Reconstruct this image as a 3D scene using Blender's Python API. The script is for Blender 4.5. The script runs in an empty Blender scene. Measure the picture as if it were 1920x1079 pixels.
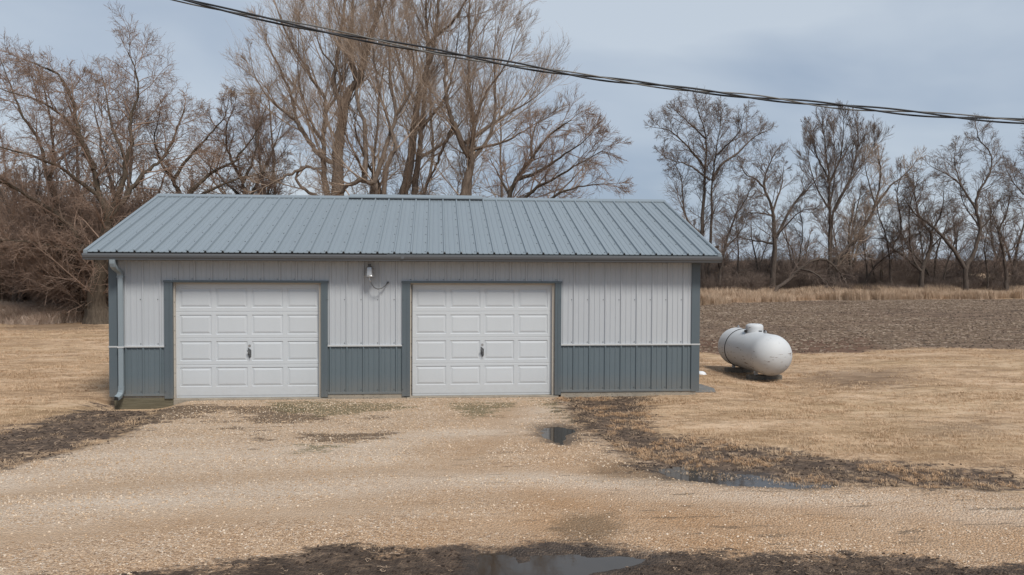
import bpy, bmesh, math, random
import numpy as np
from mathutils import Vector, Matrix

D = bpy.data
SC = bpy.context.scene
COL = SC.collection
rng = np.random.default_rng(7)

# ------------------------------------------------------------------ camera
F = 1568.87                       # focal length in photo pixels (1920 wide)
CAM = np.array([5.8876, -15.7531, 2.4409])
YAW, PIT, ROL = .091, .0285, .0046
cd = D.cameras.new("camera"); cam = D.objects.new("camera", cd); COL.objects.link(cam)
cd.sensor_width = 36.0; cd.lens = 36.0 * F / 1920; cd.clip_end = 6000; cd.clip_start = .05
fw = Vector((math.sin(YAW) * math.cos(PIT), math.cos(YAW) * math.cos(PIT), -math.sin(PIT)))
rt = Vector((math.cos(YAW), -math.sin(YAW), 0)); up = rt.cross(fw)
rt2 = rt * math.cos(-ROL) + up * math.sin(-ROL) * -1
rt2 = rt * math.cos(ROL) + up * math.sin(ROL); up2 = fw.cross(rt2) * -1
up2 = rt2.cross(fw)
cam.matrix_world = Matrix(((rt2.x, up2.x, -fw.x, CAM[0]), (rt2.y, up2.y, -fw.y, CAM[1]), (rt2.z, up2.z, -fw.z, CAM[2]), (0, 0, 0, 1)))
SC.camera = cam

# ------------------------------------------------------------------ world, sun, exposure
SUN_EL, SUN_AZ = math.radians(52), math.radians(155)   # azimuth clockwise from +Y
w = D.worlds.new("World"); SC.world = w; w.use_nodes = True
nt = w.node_tree; nt.nodes.clear()
def N(nt, t, **kw):
    n = nt.nodes.new(t)
    for k, v in kw.items():
        if k == 'inp':
            for a, b in v.items(): n.inputs[a].default_value = b
        else: setattr(n, k, v)
    return n
sky = N(nt, 'ShaderNodeTexSky', sky_type='NISHITA', sun_disc=False, sun_elevation=SUN_EL, sun_rotation=SUN_AZ)
tc = N(nt, 'ShaderNodeTexCoord')
mp = N(nt, 'ShaderNodeMapping'); mp.inputs['Scale'].default_value = (1.0, 1.0, 2.6); mp.inputs['Location'].default_value = (.35, .2, .6); mp.inputs['Rotation'].default_value = (0, .12, 0)
nz = N(nt, 'ShaderNodeTexNoise', inp={'Scale': 2.1, 'Detail': 5, 'Roughness': .45, 'Distortion': .4})
cr = N(nt, 'ShaderNodeValToRGB')
cr.color_ramp.elements[0].position = .4; cr.color_ramp.elements[0].color = (2.95, 3.65, 4.7, 1)
cr.color_ramp.elements[1].position = .6; cr.color_ramp.elements[1].color = (4.95, 5.55, 6.25, 1)
mx = N(nt, 'ShaderNodeMixRGB', inp={'Fac': .88})
bg = N(nt, 'ShaderNodeBackground', inp={'Strength': .1}); wo = N(nt, 'ShaderNodeOutputWorld')
L = nt.links.new
L(tc.outputs['Generated'], mp.inputs[0]); L(mp.outputs[0], nz.inputs[0]); L(nz.outputs['Fac'], cr.inputs[0])
L(sky.outputs[0], mx.inputs[1]); L(cr.outputs[0], mx.inputs[2]); L(mx.outputs[0], bg.inputs[0]); L(bg.outputs[0], wo.inputs[0])
sd = D.lights.new("sun", 'SUN'); sd.energy = 2.7; sd.angle = math.radians(14); sd.color = (1, .94, .86)
sun = D.objects.new("sun", sd); COL.objects.link(sun)
sv = Vector((math.sin(SUN_AZ) * math.cos(SUN_EL), math.cos(SUN_AZ) * math.cos(SUN_EL), math.sin(SUN_EL)))
sun.rotation_euler = sv.to_track_quat('Z', 'Y').to_euler(); sun.location = (0, -20, 30)
vs = SC.view_settings; vs.view_transform = 'Standard'; vs.look = 'None'; vs.gamma = 1; vs.exposure = 0.22; vs.use_curve_mapping = False

# ------------------------------------------------------------------ placing helpers (surveyed points)
def ray(px, py):
    u, v = px - 960, py - 540
    c, s = math.cos(-ROL), math.sin(-ROL); u, v = u * c - v * s, u * s + v * c
    X, Y, Z = u / F, 1., -v / F
    c, s = math.cos(PIT), math.sin(PIT); Y, Z = Y * c + Z * s, -Y * s + Z * c
    c, s = math.cos(YAW), math.sin(YAW); X, Y = X * c + Y * s, -X * s + Y * c
    return np.array([X, Y, Z])
def atY(px, py, y):
    r = ray(px, py); return CAM + r * (y - CAM[1]) / r[1]
def gnd(px, py, z=-.1):
    r = ray(px, py); return CAM + r * (z - CAM[2]) / r[2]

# ------------------------------------------------------------------ object helpers
def tag(o, label=None, cat=None, group=None, kind=None):
    for k, v in (('label', label), ('category', cat), ('group', group), ('kind', kind)):
        if v: o[k] = v
    return o
def empty(name, loc, rz=0):
    o = D.objects.new(name, None); COL.objects.link(o); o.location = loc; o.rotation_euler = (0, 0, rz); o.empty_display_size = .2
    return o
def link(name, me, mat=None, parent=None, smooth=False):
    if mat and not me.materials: me.materials.append(mat)
    o = D.objects.new(name, me); COL.objects.link(o)
    if parent:
        o.parent = parent
        o.matrix_parent_inverse = Matrix.Identity(4)
    return o
def npmesh(name, V, Q, smooth=False, k=4):
    V = np.asarray(V, np.float32).reshape(-1, 3); Q = np.asarray(Q, np.int32).reshape(-1, k)
    me = D.meshes.new(name); me.vertices.add(len(V)); me.vertices.foreach_set('co', V.ravel())
    me.loops.add(Q.size); me.loops.foreach_set('vertex_index', Q.ravel())
    me.polygons.add(len(Q)); me.polygons.foreach_set('loop_start', np.arange(0, Q.size, k, dtype=np.int32))
    try: me.polygons.foreach_set('loop_total', np.full(len(Q), k, np.int32))
    except Exception: pass
    if smooth: me.polygons.foreach_set('use_smooth', np.ones(len(Q), bool))
    me.update(calc_edges=True)
    return me
class MB:
    """collects boxes, bars and sheets into one mesh"""
    def __init__(s, off=(0, 0, 0)): s.v = []; s.f = []; s.o = np.array(off, float)
    def add(s, v, f):
        n = len(s.v); s.v += [tuple(np.array(p, float) - s.o) for p in v]; s.f += [tuple(i + n for i in q) for q in f]
    def box(s, x0, x1, y0, y1, z0, z1):
        s.add([(x0, y0, z0), (x1, y0, z0), (x1, y1, z0), (x0, y1, z0), (x0, y0, z1), (x1, y0, z1), (x1, y1, z1), (x0, y1, z1)],
              [(0, 3, 2, 1), (4, 5, 6, 7), (0, 1, 5, 4), (1, 2, 6, 5), (2, 3, 7, 6), (3, 0, 4, 7)])
    def extr(s, prof, a, b, axis, closed=True):
        """profile of 2d points swept along an axis: prof in the other two axes"""
        n = len(prof); V = []
        for t in (a, b):
            for p in prof:
                q = list(p); q.insert(axis, t); V.append(q)
        Fc = [(i, (i + 1) % n, (i + 1) % n + n, i + n) for i in range(n if closed else n - 1)]
        if closed: Fc += [tuple(range(n))[::-1], tuple(range(n, 2 * n))]
        s.add(V, Fc)
    def tube(s, P, R, k=10, cap=True):
        P = [Vector(p) for p in P]; V = []; Fc = []
        if not hasattr(R, '__len__'): R = [R] * len(P)
        ref = Vector((.3, .2, 1)) if abs((P[-1] - P[0]).normalized().z) < .9 else Vector((1, .1, 0))
        for i, p in enumerate(P):
            t = (P[min(i + 1, len(P) - 1)] - P[max(i - 1, 0)]).normalized()
            a = t.cross(ref).normalized(); b = t.cross(a)
            for j in range(k):
                th = 2 * math.pi * j / k; V.append(p + (a * math.cos(th) + b * math.sin(th)) * R[i])
        for i in range(len(P) - 1):
            for j in range(k): Fc.append((i * k + j, i * k + (j + 1) % k, (i + 1) * k + (j + 1) % k, (i + 1) * k + j))
        if cap: Fc += [tuple(range(k))[::-1], tuple(range((len(P) - 1) * k, len(P) * k))]
        s.add(V, Fc)
    def build(s, name, mat, parent=None, smooth=False, bevel=0):
        me = D.meshes.new(name); me.from_pydata(s.v, [], s.f)
        bm = bmesh.new(); bm.from_mesh(me); bmesh.ops.recalc_face_normals(bm, faces=bm.faces)
        if bevel: bmesh.ops.bevel(bm, geom=list(bm.edges), offset=bevel, segments=1, affect='EDGES')
        bm.to_mesh(me); bm.free()
        if smooth:
            me.polygons.foreach_set('use_smooth', np.ones(len(me.polygons), bool))
            if smooth != 'all': me.set_sharp_from_angle(angle=math.radians(35))
        o = link(name, me, mat, parent); o.location = s.o if not parent else s.o
        return o
# ------------------------------------------------------------------ materials
def mat(name):
    m = D.materials.new(name); m.use_nodes = True; nt = m.node_tree
    return m, nt, nt.nodes['Principled BSDF']
def noise(nt, vec, scale, detail=4, rough=.55, stretch=None, coord='Object'):
    if vec is None:
        t = N(nt, 'ShaderNodeTexCoord'); vec = t.outputs[coord]
    if stretch:
        m = N(nt, 'ShaderNodeMapping'); m.inputs['Scale'].default_value = stretch; nt.links.new(vec, m.inputs[0]); vec = m.outputs[0]
    n = N(nt, 'ShaderNodeTexNoise', inp={'Scale': scale, 'Detail': detail, 'Roughness': rough}); nt.links.new(vec, n.inputs[0])
    return n.outputs['Fac']
def ramp(nt, fac, stops):
    r = N(nt, 'ShaderNodeValToRGB'); e = r.color_ramp.elements
    while len(e) < len(stops): e.new(.5)
    for x, (p, c) in zip(e, stops):
        x.position = p; x.color = (*c, 1) if hasattr(c, '__len__') else (c, c, c, 1)
    nt.links.new(fac, r.inputs[0]); return r.outputs[0]
def mixc(nt, fac, a, b, mode='MIX'):
    m = N(nt, 'ShaderNodeMixRGB', blend_type=mode)
    for i, v in enumerate((fac, a, b)):
        if hasattr(v, 'is_linked'): nt.links.new(v, m.inputs[i])
        elif i == 0: m.inputs[0].default_value = v
        else: m.inputs[i].default_value = (*v, 1)
    return m.outputs[0]
def mth(nt, op, a, b=0, c=None, clamp=False):
    m = N(nt, 'ShaderNodeMath', operation=op, use_clamp=clamp)
    for i, v in enumerate((a, b) if c is None else (a, b, c)):
        if hasattr(v, 'is_linked'): nt.links.new(v, m.inputs[i])
        else: m.inputs[i].default_value = v
    return m.outputs[0]
def bump(nt, p, h, strength=.3, dist=.01):
    b = N(nt, 'ShaderNodeBump', inp={'Strength': strength, 'Distance': dist}); nt.links.new(h, b.inputs['Height']); nt.links.new(b.outputs[0], p.inputs['Normal'])
def painted(name, col, rough=.45, var=.08, metallic=0., dirt=0., grain=0., spec=.4):
    m, nt, p = mat(name)
    g = N(nt, 'ShaderNodeNewGeometry').outputs['Position']
    n = noise(nt, g, 1.3, 5, .6); n2 = noise(nt, g, 60, 3, .6)
    c = mixc(nt, n, [x * (1 - var) for x in col], [x * (1 + var) for x in col])
    c = mixc(nt, mth(nt, 'MULTIPLY', n2, .25), c, [x * .8 for x in col])
    oi = N(nt, 'ShaderNodeObjectInfo').outputs['Random']; c = mixc(nt, mth(nt, 'MULTIPLY', oi, .09), c, [x * .55 for x in col])
    sk = noise(nt, g, 1.6, 5, .7, stretch=(4, .5, .5)); c = mixc(nt, mth(nt, 'MULTIPLY', sk, .16), c, [x * .62 for x in col])
    if dirt:
        sp = N(nt, 'ShaderNodeSeparateXYZ'); nt.links.new(g, sp.inputs[0])
        lo = N(nt, 'ShaderNodeMapRange', inp={1: -.1, 2: .38, 3: 1., 4: 0.}); nt.links.new(sp.outputs[2], lo.inputs[0])
        dn = noise(nt, g, 9, 5, .7)
        f = mth(nt, 'MULTIPLY', mth(nt, 'MULTIPLY', lo.outputs[0], dn), dirt, clamp=True)
        st = noise(nt, g, 5, 4, .6, stretch=(3.5, 3.5, .25))
        f2 = mth(nt, 'MULTIPLY', mth(nt, 'GREATER_THAN', st, .66), .07 * min(dirt, 1))
        c = mixc(nt, f, c, (.24, .19, .14)); c = mixc(nt, f2, c, (.3, .27, .22))
    nt.links.new(c, p.inputs['Base Color'])
    p.inputs['Roughness'].default_value = rough; p.inputs['Metallic'].default_value = metallic
    p.inputs['Specular IOR Level'].default_value = spec
    r = ramp(nt, n, [(.3, rough - .06), (.7, rough + .1)]); nt.links.new(r, p.inputs['Roughness'])
    bump(nt, p, mixc(nt, .5, noise(nt, g, 2.2, 3, .5), noise(nt, g, 150, 2, .5)), .12 + grain, .006)
    return m
M = {}
M['roof'] = painted('roof_steel', (.222, .262, .29), .4, .05, spec=.5)
M['trim'] = painted('blue_grey_trim', (.105, .133, .152), .45, .06, dirt=.5)
M['wains'] = painted('blue_grey_siding', (.13, .165, .186), .42, .06, dirt=.7)
M['white'] = painted('white_siding', (.488, .518, .548), .42, .03, dirt=.4)
M['whitetrim'] = painted('white_trim', (.53, .545, .55), .45, .04)
M['door'] = painted('door_paint', (.575, .61, .64), .5, .02, dirt=.35, grain=.1)
M['gutter'] = painted('gutter_paint', (.13, .14, .152), .4, .08, spec=.4)
M['downspout'] = painted('downspout_paint', (.25, .3, .33), .38, .1, spec=.6)
M['soffit'] = painted('soffit', (.22, .22, .22), .6)
M['jamb'] = painted('jamb_paint', (.55, .5, .43), .6, .08, dirt=.6)
M['screw'] = painted('screw_head', (.09, .1, .11), .5)
M['galv'] = painted('galvanised', (.5, .5, .5), .35, .15, metallic=.85)
M['dark'] = painted('black_rubber', (.02, .02, .022), .5)
M['pipe'] = painted('grey_conduit', (.1, .105, .11), .45)
M['cable_dark'] = painted('cable_insulation', (.018, .019, .022), .5)
M['cable_bare'] = painted('bare_conductor', (.15, .145, .135), .5, metallic=.4)
M['snow'] = painted('old_snow', (.75, .78, .82), .7, .05)
M['void'] = painted('opening_shade_black', (.02, .02, .02), .9)  # flat black standing in for the shade inside openings
def concrete(name, a, b, sc=3):
    m, nt, p = mat(name); g = N(nt, 'ShaderNodeNewGeometry').outputs['Position']
    c = ramp(nt, noise(nt, g, sc, 7, .7), [(.3, a), (.7, b)])
    c = mixc(nt, mth(nt, 'GREATER_THAN', noise(nt, g, 26, 4, .7), .6), c, [x * .75 for x in a])
    nt.links.new(c, p.inputs['Base Color']); p.inputs['Roughness'].default_value = .9
    bump(nt, p, noise(nt, g, 60, 5, .7), .5, .01); return m
M['concrete'] = concrete('concrete', (.24, .21, .17), (.36, .32, .26))
M['slab'] = concrete('grey_slab', (.13, .13, .125), (.2, .195, .185))
M['block'] = concrete('support_block', (.12, .11, .095), (.21, .19, .16))
def wood():
    m, nt, p = mat('weathered_board'); g = N(nt, 'ShaderNodeNewGeometry').outputs['Position']
    c = ramp(nt, noise(nt, g, 9, 7, .7, stretch=(.35, 4, 6)), [(.25, (.07, .06, .04)), (.5, (.13, .115, .075)), (.75, (.2, .175, .125))])
    nt.links.new(c, p.inputs['Base Color']); p.inputs['Roughness'].default_value = .9
    bump(nt, p, noise(nt, g, 20, 5, .7, stretch=(.2, 4, 6)), .5, .01); return m
M['wood'] = wood()
def tankmat():
    m, nt, p = mat('tank_paint'); t = N(nt, 'ShaderNodeTexCoord').outputs['Object']
    c = mixc(nt, noise(nt, t, 2.2, 5, .6), (.49, .51, .525), (.58, .6, .615))
    c = mixc(nt, mth(nt, 'MULTIPLY', mth(nt, 'GREATER_THAN', noise(nt, t, 7, 5, .65, stretch=(1, 1, 1)), .64), .3), c, (.36, .36, .36))
    # rust scrapes and grime low on the shell
    sp = N(nt, 'ShaderNodeSeparateXYZ'); nt.links.new(t, sp.inputs[0])
    lo = N(nt, 'ShaderNodeMapRange', inp={1: .12, 2: -.47, 3: 0., 4: .75}); nt.links.new(sp.outputs[2], lo.inputs[0])
    c = mixc(nt, mth(nt, 'MULTIPLY', lo.outputs[0], noise(nt, t, 9, 5, .7)), c, (.3, .27, .23))
    sc = noise(nt, t, 4.2, 3, .6, stretch=(1, 1, 7))
    sc = mth(nt, 'MULTIPLY', mth(nt, 'GREATER_THAN', sc, .645), mth(nt, 'GREATER_THAN', lo.outputs[0], .03))
    c = mixc(nt, sc, c, (.13, .085, .06))
    nt.links.new(c, p.inputs['Base Color']); p.inputs['Roughness'].default_value = .6
    bump(nt, p, noise(nt, t, 5, 3, .5), .1, .02); return m
M['tank'] = tankmat()
def bark(name, a, b, sc=7):
    m, nt, p = mat(name); g = N(nt, 'ShaderNodeNewGeometry').outputs['Position']
    n = noise(nt, g, sc, 6, .7, stretch=(1.6, 1.6, .35))
    c = ramp(nt, n, [(.3, a), (.68, b)])
    c = mixc(nt, mth(nt, 'MULTIPLY', noise(nt, g, .35, 3), .3), c, [x * .7 for x in b])
    nt.links.new(c, p.inputs['Base Color']); p.inputs['Roughness'].default_value = .92; p.inputs['Specular IOR Level'].default_value = .15
    bump(nt, p, n, .8, .04); return m
M['bark'] = bark('grey_brown_bark', (.04, .031, .024), (.14, .112, .085))
M['bark_m'] = bark('cottonwood_bark', (.07, .053, .042), (.25, .195, .155))
M['bark_r'] = bark('dark_bark', (.045, .036, .03), (.15, .12, .1))
M['twig_a'] = bark('hackberry_twigs', (.2, .142, .11), (.39, .285, .225), 2)
M['twig_m'] = bark('tan_twigs', (.27, .2, .152), (.46, .36, .28), 2)
M['twig_r'] = bark('grey_twigs', (.13, .1, .083), (.27, .21, .175), 2)
M['brush'] = bark('brush_stems', (.14, .1, .08), (.33, .245, .195), 3)
def strawmat(name, a, b, c3=None, tr=.0):
    m, nt, p = mat(name)
    oi = N(nt, 'ShaderNodeObjectInfo').outputs['Random']; g = N(nt, 'ShaderNodeNewGeometry').outputs['Position']
    f = mth(nt, 'ADD', mth(nt, 'MULTIPLY', oi, .6), mth(nt, 'MULTIPLY', noise(nt, g, .8, 4), .5))
    c = ramp(nt, f, [(.2, a), (.8, b)] if c3 is None else [(.2, a), (.6, b), (.95, c3)])
    nt.links.new(c, p.inputs['Base Color']); p.inputs['Roughness'].default_value = .85; p.inputs['Specular IOR Level'].default_value = .2
    return m
M['lawn_blade'] = strawmat('dormant_grass', (.4, .27, .165), (.66, .485, .325))
M['clump'] = strawmat('matted_grass', (.38, .23, .125), (.62, .42, .26))
M['tall_blade'] = strawmat('tall_straw', (.38, .265, .175), (.6, .455, .33))
M['stone'] = strawmat('gravel_stone', (.33, .22, .135), (.57, .42, .28), (.8, .7, .58))
M['residue'] = strawmat('crop_residue', (.1, .07, .05), (.22, .165, .12), (.42, .34, .27))
M['clod'] = strawmat('soil_clod', (.02, .014, .011), (.06, .042, .032))

# ------------------------------------------------------------------ ground zones
def polyg(pts): return np.array([gnd(*q)[:2] for q in pts])
P_GRAVEL = polyg([(0, 885), (60, 866), (130, 848), (225, 822), (275, 790), (300, 766), (330, 752)]).tolist() + [[1.0, .2], [8.6, .2], [8.45, -.15]] + \
    polyg([(1085, 788), (1150, 832), (1200, 868), (1330, 900), (1560, 908), (1750, 915), (1920, 925)]).tolist() + [[40, -9], [40, -30], [-30, -30], [-30, -9.3]]
P_GRAVEL = np.array(P_GRAVEL)
P_MUDL = np.array(polyg([(0, 805), (60, 800), (130, 778), (190, 756), (215, 756), (300, 768), (285, 785), (225, 812), (150, 837), (60, 862), (0, 878)]).tolist() + [[-9, -8.5], [-9, -6.2]])
P_MUDR = polyg([(1052, 744), (1215, 744), (1205, 790), (1250, 815), (1400, 838), (1560, 858), (1700, 872), (1920, 888), (1920, 915), (1700, 912), (1560, 905), (1330, 890), (1200, 878), (1150, 838), (1080, 790)])
P_MUDB = np.array(polyg([(230, 1079), (420, 1062), (560, 1040), (620, 1020), (680, 1030), (900, 1028), (1020, 1024), (1200, 1035), (1400, 1048), (1600, 1040), (1920, 1062)]).tolist() + [[30, -9.2], [30, -14], [-8, -14], [-2, -9.6]])
P_FIELD = np.array([[10.97, 9.2]] + polyg([(1311, 656), (1400, 662), (1500, 656), (1640, 649), (1800, 646), (1920, 650)]).tolist() + [[90, 9], [400, 9], [400, 75], [70, 47]] +
                   polyg([(1920, 562), (1620, 563), (1311, 571)]).tolist() + [[12, 30], [2, 26], [2, 14]])
P_RED = polyg([(1311, 635), (1420, 640), (1620, 632), (1650, 650), (1500, 660), (1400, 666), (1311, 660)])
P_WET = [polyg([(1005, 797), (1050, 795), (1075, 806), (1080, 826), (1060, 835), (1028, 830), (1010, 815)]),
         polyg([(1225, 876), (1330, 878), (1430, 888), (1580, 909), (1490, 918), (1360, 909), (1250, 896)]),
         np.array(polyg([(880, 1079), (895, 1036), (1000, 1026), (1150, 1030), (1230, 1045), (1180, 1060), (1110, 1079)]).tolist() + [[7.2, -10.5], [6, -10.5]])]
P_BROWN = polyg([(1065, 965), (1150, 962), (1165, 990), (1140, 1018), (1050, 1015), (1035, 990)])
P_ORG = polyg([(-200, 1060), (0, 1040), (400, 1000), (700, 960), (880, 900), (920, 780), (1050, 768), (1200, 860), (1920, 930), (2300, 960), (2300, 1200), (-300, 1200)])
PALE = [polyg(q) for q in ([(-300, 1010), (0, 965), (400, 927), (800, 902), (1000, 895)], [(60, 868), (300, 845), (600, 840), (1000, 800), (1020, 770)], [(-200, 900), (0, 905), (300, 868), (700, 855)], [(1050, 900), (1500, 935), (1920, 965)])]
P_MOSS = [polyg([(850, 756), (960, 756), (940, 775), (880, 785), (850, 770)]), polyg([(1010, 754), (1050, 754), (1100, 800), (1070, 798)]), polyg([(500, 754), (780, 756), (760, 772), (600, 782), (500, 772)]), polyg([(560, 835), (640, 838), (620, 850), (560, 848)])]
P_LEAF = [polyg([(560, 815), (735, 808), (735, 825), (640, 835), (560, 832)]), polyg([(400, 762), (560, 760), (640, 790), (480, 800)]), polyg([(460, 812), (500, 808), (500, 828), (465, 828)]), polyg([(250, 766), (420, 756), (430, 775), (260, 800)])]
P_SPARSE = polyg([(300, 756), (800, 756), (770, 835), (420, 845), (260, 800)])
P_DARKG = [polyg([(1740, 790), (1880, 785), (1850, 810), (1730, 812)]), polyg([(1500, 690), (1700, 685), (1700, 715), (1520, 720)]), polyg([(1290, 660), (1345, 690), (1500, 712), (1330, 700)]), polyg([(0, 605), (130, 603), (200, 612), (200, 620), (0, 622)])]
TRK = [polyg(q) for q in ([(-400, 985), (0, 925), (300, 900), (700, 882), (1100, 884), (1500, 905)], [(-300, 1060), (0, 1008), (250, 985), (600, 955), (1000, 925), (1200, 925)],
       [(930, 990), (1300, 980), (1600, 995), (1920, 1030), (2200, 1070)], [(1050, 945), (1400, 945), (1700, 965), (2000, 990)], [(960, 760), (930, 820), (800, 900), (560, 960)])]
def sdist(P, poly):
    """signed distance to a polygon, inside positive"""
    d = np.full(len(P), 1e9); ins = np.zeros(len(P), bool); n = len(poly)
    for i in range(n):
        a, b = poly[i], poly[(i + 1) % n]; ab = b - a; t = np.clip(((P - a) @ ab) / (ab @ ab + 1e-12), 0, 1)
        d = np.minimum(d, np.linalg.norm(P - a - t[:, None] * ab, axis=1))
        c = (a[1] > P[:, 1]) != (b[1] > P[:, 1]); x = (b[0] - a[0]) * (P[:, 1] - a[1]) / (b[1] - a[1] + 1e-12) + a[0]
        ins ^= c & (P[:, 0] < x)
    return np.where(ins, d, -d)
def ldist(P, pl):
    d = np.full(len(P), 1e9)
    for a, b in zip(pl[:-1], pl[1:]):
        ab = b - a; t = np.clip(((P - a) @ ab) / (ab @ ab), 0, 1); d = np.minimum(d, np.linalg.norm(P - a - t[:, None] * ab, axis=1))
    return d
_T = [np.random.default_rng(100 + i).random((64, 64)) for i in range(8)]
def vnoise(P, f, o=0):
    x = P[:, 0] * f + 31.7 * o; y = P[:, 1] * f + 17.3 * o; T = _T[o % 8]
    xi = np.floor(x).astype(int); yi = np.floor(y).astype(int); u = x - xi; v = y - yi; u = u * u * (3 - 2 * u); v = v * v * (3 - 2 * v)
    g = lambda a, b: T[a % 64, b % 64]
    return (g(xi, yi) * (1 - u) + g(xi + 1, yi) * u) * (1 - v) + (g(xi, yi + 1) * (1 - u) + g(xi + 1, yi + 1) * u) * v
def fbm(P, f, o=0, n=4): return sum(vnoise(P, f * 2 ** i, o + i) * .5 ** i for i in range(n)) / sum(.5 ** i for i in range(n)) - .5
def ss(x, a, b): t = np.clip((x - a) / (b - a), 0, 1); return t * t * (3 - 2 * t)
WATER_Z = -.128
def zones(P):
    o = {}
    w = lambda s, k: np.clip(.5 + s / (2 * k), 0, 1)
    o['z_gravel'] = w(sdist(P, P_GRAVEL), .5)
    ml, mr, mb = sdist(P, P_MUDL), sdist(P, P_MUDR), sdist(P, P_MUDB)
    o['z_mud'] = np.maximum(np.maximum(w(ml, .9), w(mr, .75)), w(mb, .45))
    o['z_field'] = w(sdist(P, P_FIELD) + fbm(P, .35, 2) * 2.2, 1.8)
    o['z_red'] = w(sdist(P, P_RED), .8)
    o['z_wet'] = np.maximum.reduce([w(sdist(P, q), .25) for q in P_WET])
    o['z_wet'] = np.clip(o['z_wet'] + fbm(P, 1.6, 3) * .9 * ss(o['z_wet'], .02, .5), 0, 1)
    o['z_damp'] = np.maximum.reduce([w(sdist(P, q), .9) for q in P_WET[:2] + [polyg([(1120, 862), (1330, 866), (1420, 886), (1330, 905), (1120, 900)])]] + [w(sdist(P, P_BROWN), .35)])
    o['z_orange'] = w(sdist(P, P_ORG), 1.3)
    o['z_pale'] = np.maximum.reduce([np.exp(-(ldist(P, q) / .42) ** 2) for q in PALE])
    o['z_moss'] = np.maximum.reduce([w(sdist(P, q), .45) for q in P_MOSS])
    o['z_leaf'] = np.maximum.reduce([w(sdist(P, q), .4) for q in P_LEAF] + [w(sdist(P, P_SPARSE), .6) * .4])
    o['z_darkg'] = np.maximum.reduce([w(sdist(P, q), 1.2) for q in P_DARKG])
    o['z_track'] = np.maximum.reduce([np.exp(-(ldist(P, q) / .32) ** 2) for q in TRK])
    return o
def height(P, Z):
    x, y = P[:, 0], P[:, 1]
    z = np.full(len(P), -.095)
    z -= .12 * ss(x, 11.2, 13.5) * (1 - ss(y, 8, 16)) * ss(y, -6, 0)
    z -= .16 * np.exp(-((x - .5) / .7) ** 4 - ((y + .15) / .6) ** 2)
    g = np.maximum(ss(Z['z_mud'], .3, .8), ss(Z['z_leaf'], .3, .9) * .3)
    z += g * (fbm(P, 3.5, 2) * .07 + fbm(P, 12, 4, 2) * .025 - .012)
    z += ss(Z['z_field'], .4, .6) * (fbm(P, 5, 1) * .045 + .025 * np.sin(y * 2 * math.pi / .76 + fbm(P, .3, 3) * 6))
    z += (1 - ss(Z['z_gravel'], .3, .7)) * (fbm(P, .5, 5) * .1 + fbm(P, 3, 0) * .035) * ss(np.hypot(x - 5, (y - 3)), 3, 9)
    z += ss(Z['z_gravel'], .4, .7) * (fbm(P, .35, 3) * .03 + fbm(P, 6, 5, 2) * .006) - .018 * Z['z_track']
    wet = ss(Z['z_wet'], .42, .62)
    dip = WATER_Z - .008 + fbm(P, 3.0, 6) * .035
    z = z * (1 - wet) + dip * wet
    # keep dry ground above the water table of the puddles
    dry = (1 - ss(Z['z_wet'], .15, .3)); z = np.where((y < 2) & (x < 11.2), np.maximum(z, dry * (WATER_Z + .006) + (1 - dry) * z - .14 * np.exp(-((x - .5) / .7) ** 4 - ((y + .15) / .6) ** 2) * dry), z)
    z += ss(np.hypot(x - 5, y), 60, 900) * 0.0
    return z
def axis(lo, hi, step, far_lo, far_hi, g=1.13):
    a = list(np.arange(lo, hi + 1e-6, step)); s = step
    while a[-1] < far_hi: s *= g; a.append(a[-1] + s)
    s = step
    while a[0] > far_lo: s *= g; a.insert(0, a[0] - s)
    return np.array(a)
ax = axis(-4.5, 17.5, .1, -3000, 3000, 1.11); ay = axis(-10.2, 2.5, .08, -400, 4500, 1.04)
GX, GY = np.meshgrid(ax, ay); GP = np.stack([GX.ravel(), GY.ravel()], 1)
GZ = zones(GP); gz = height(GP, GZ)
nx, ny = len(ax), len(ay)
idx = (np.arange(ny - 1)[:, None] * nx + np.arange(nx - 1)[None, :]).ravel()
quads = np.stack([idx, idx + 1, idx + nx + 1, idx + nx], 1)
fc = lambda k: GZ[k][quads].mean(1)
kind = np.where(fc('z_field') > .5, 2, np.where(fc('z_mud') > .5, 3, np.where(fc('z_gravel') > .5, 1, 0)))

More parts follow.
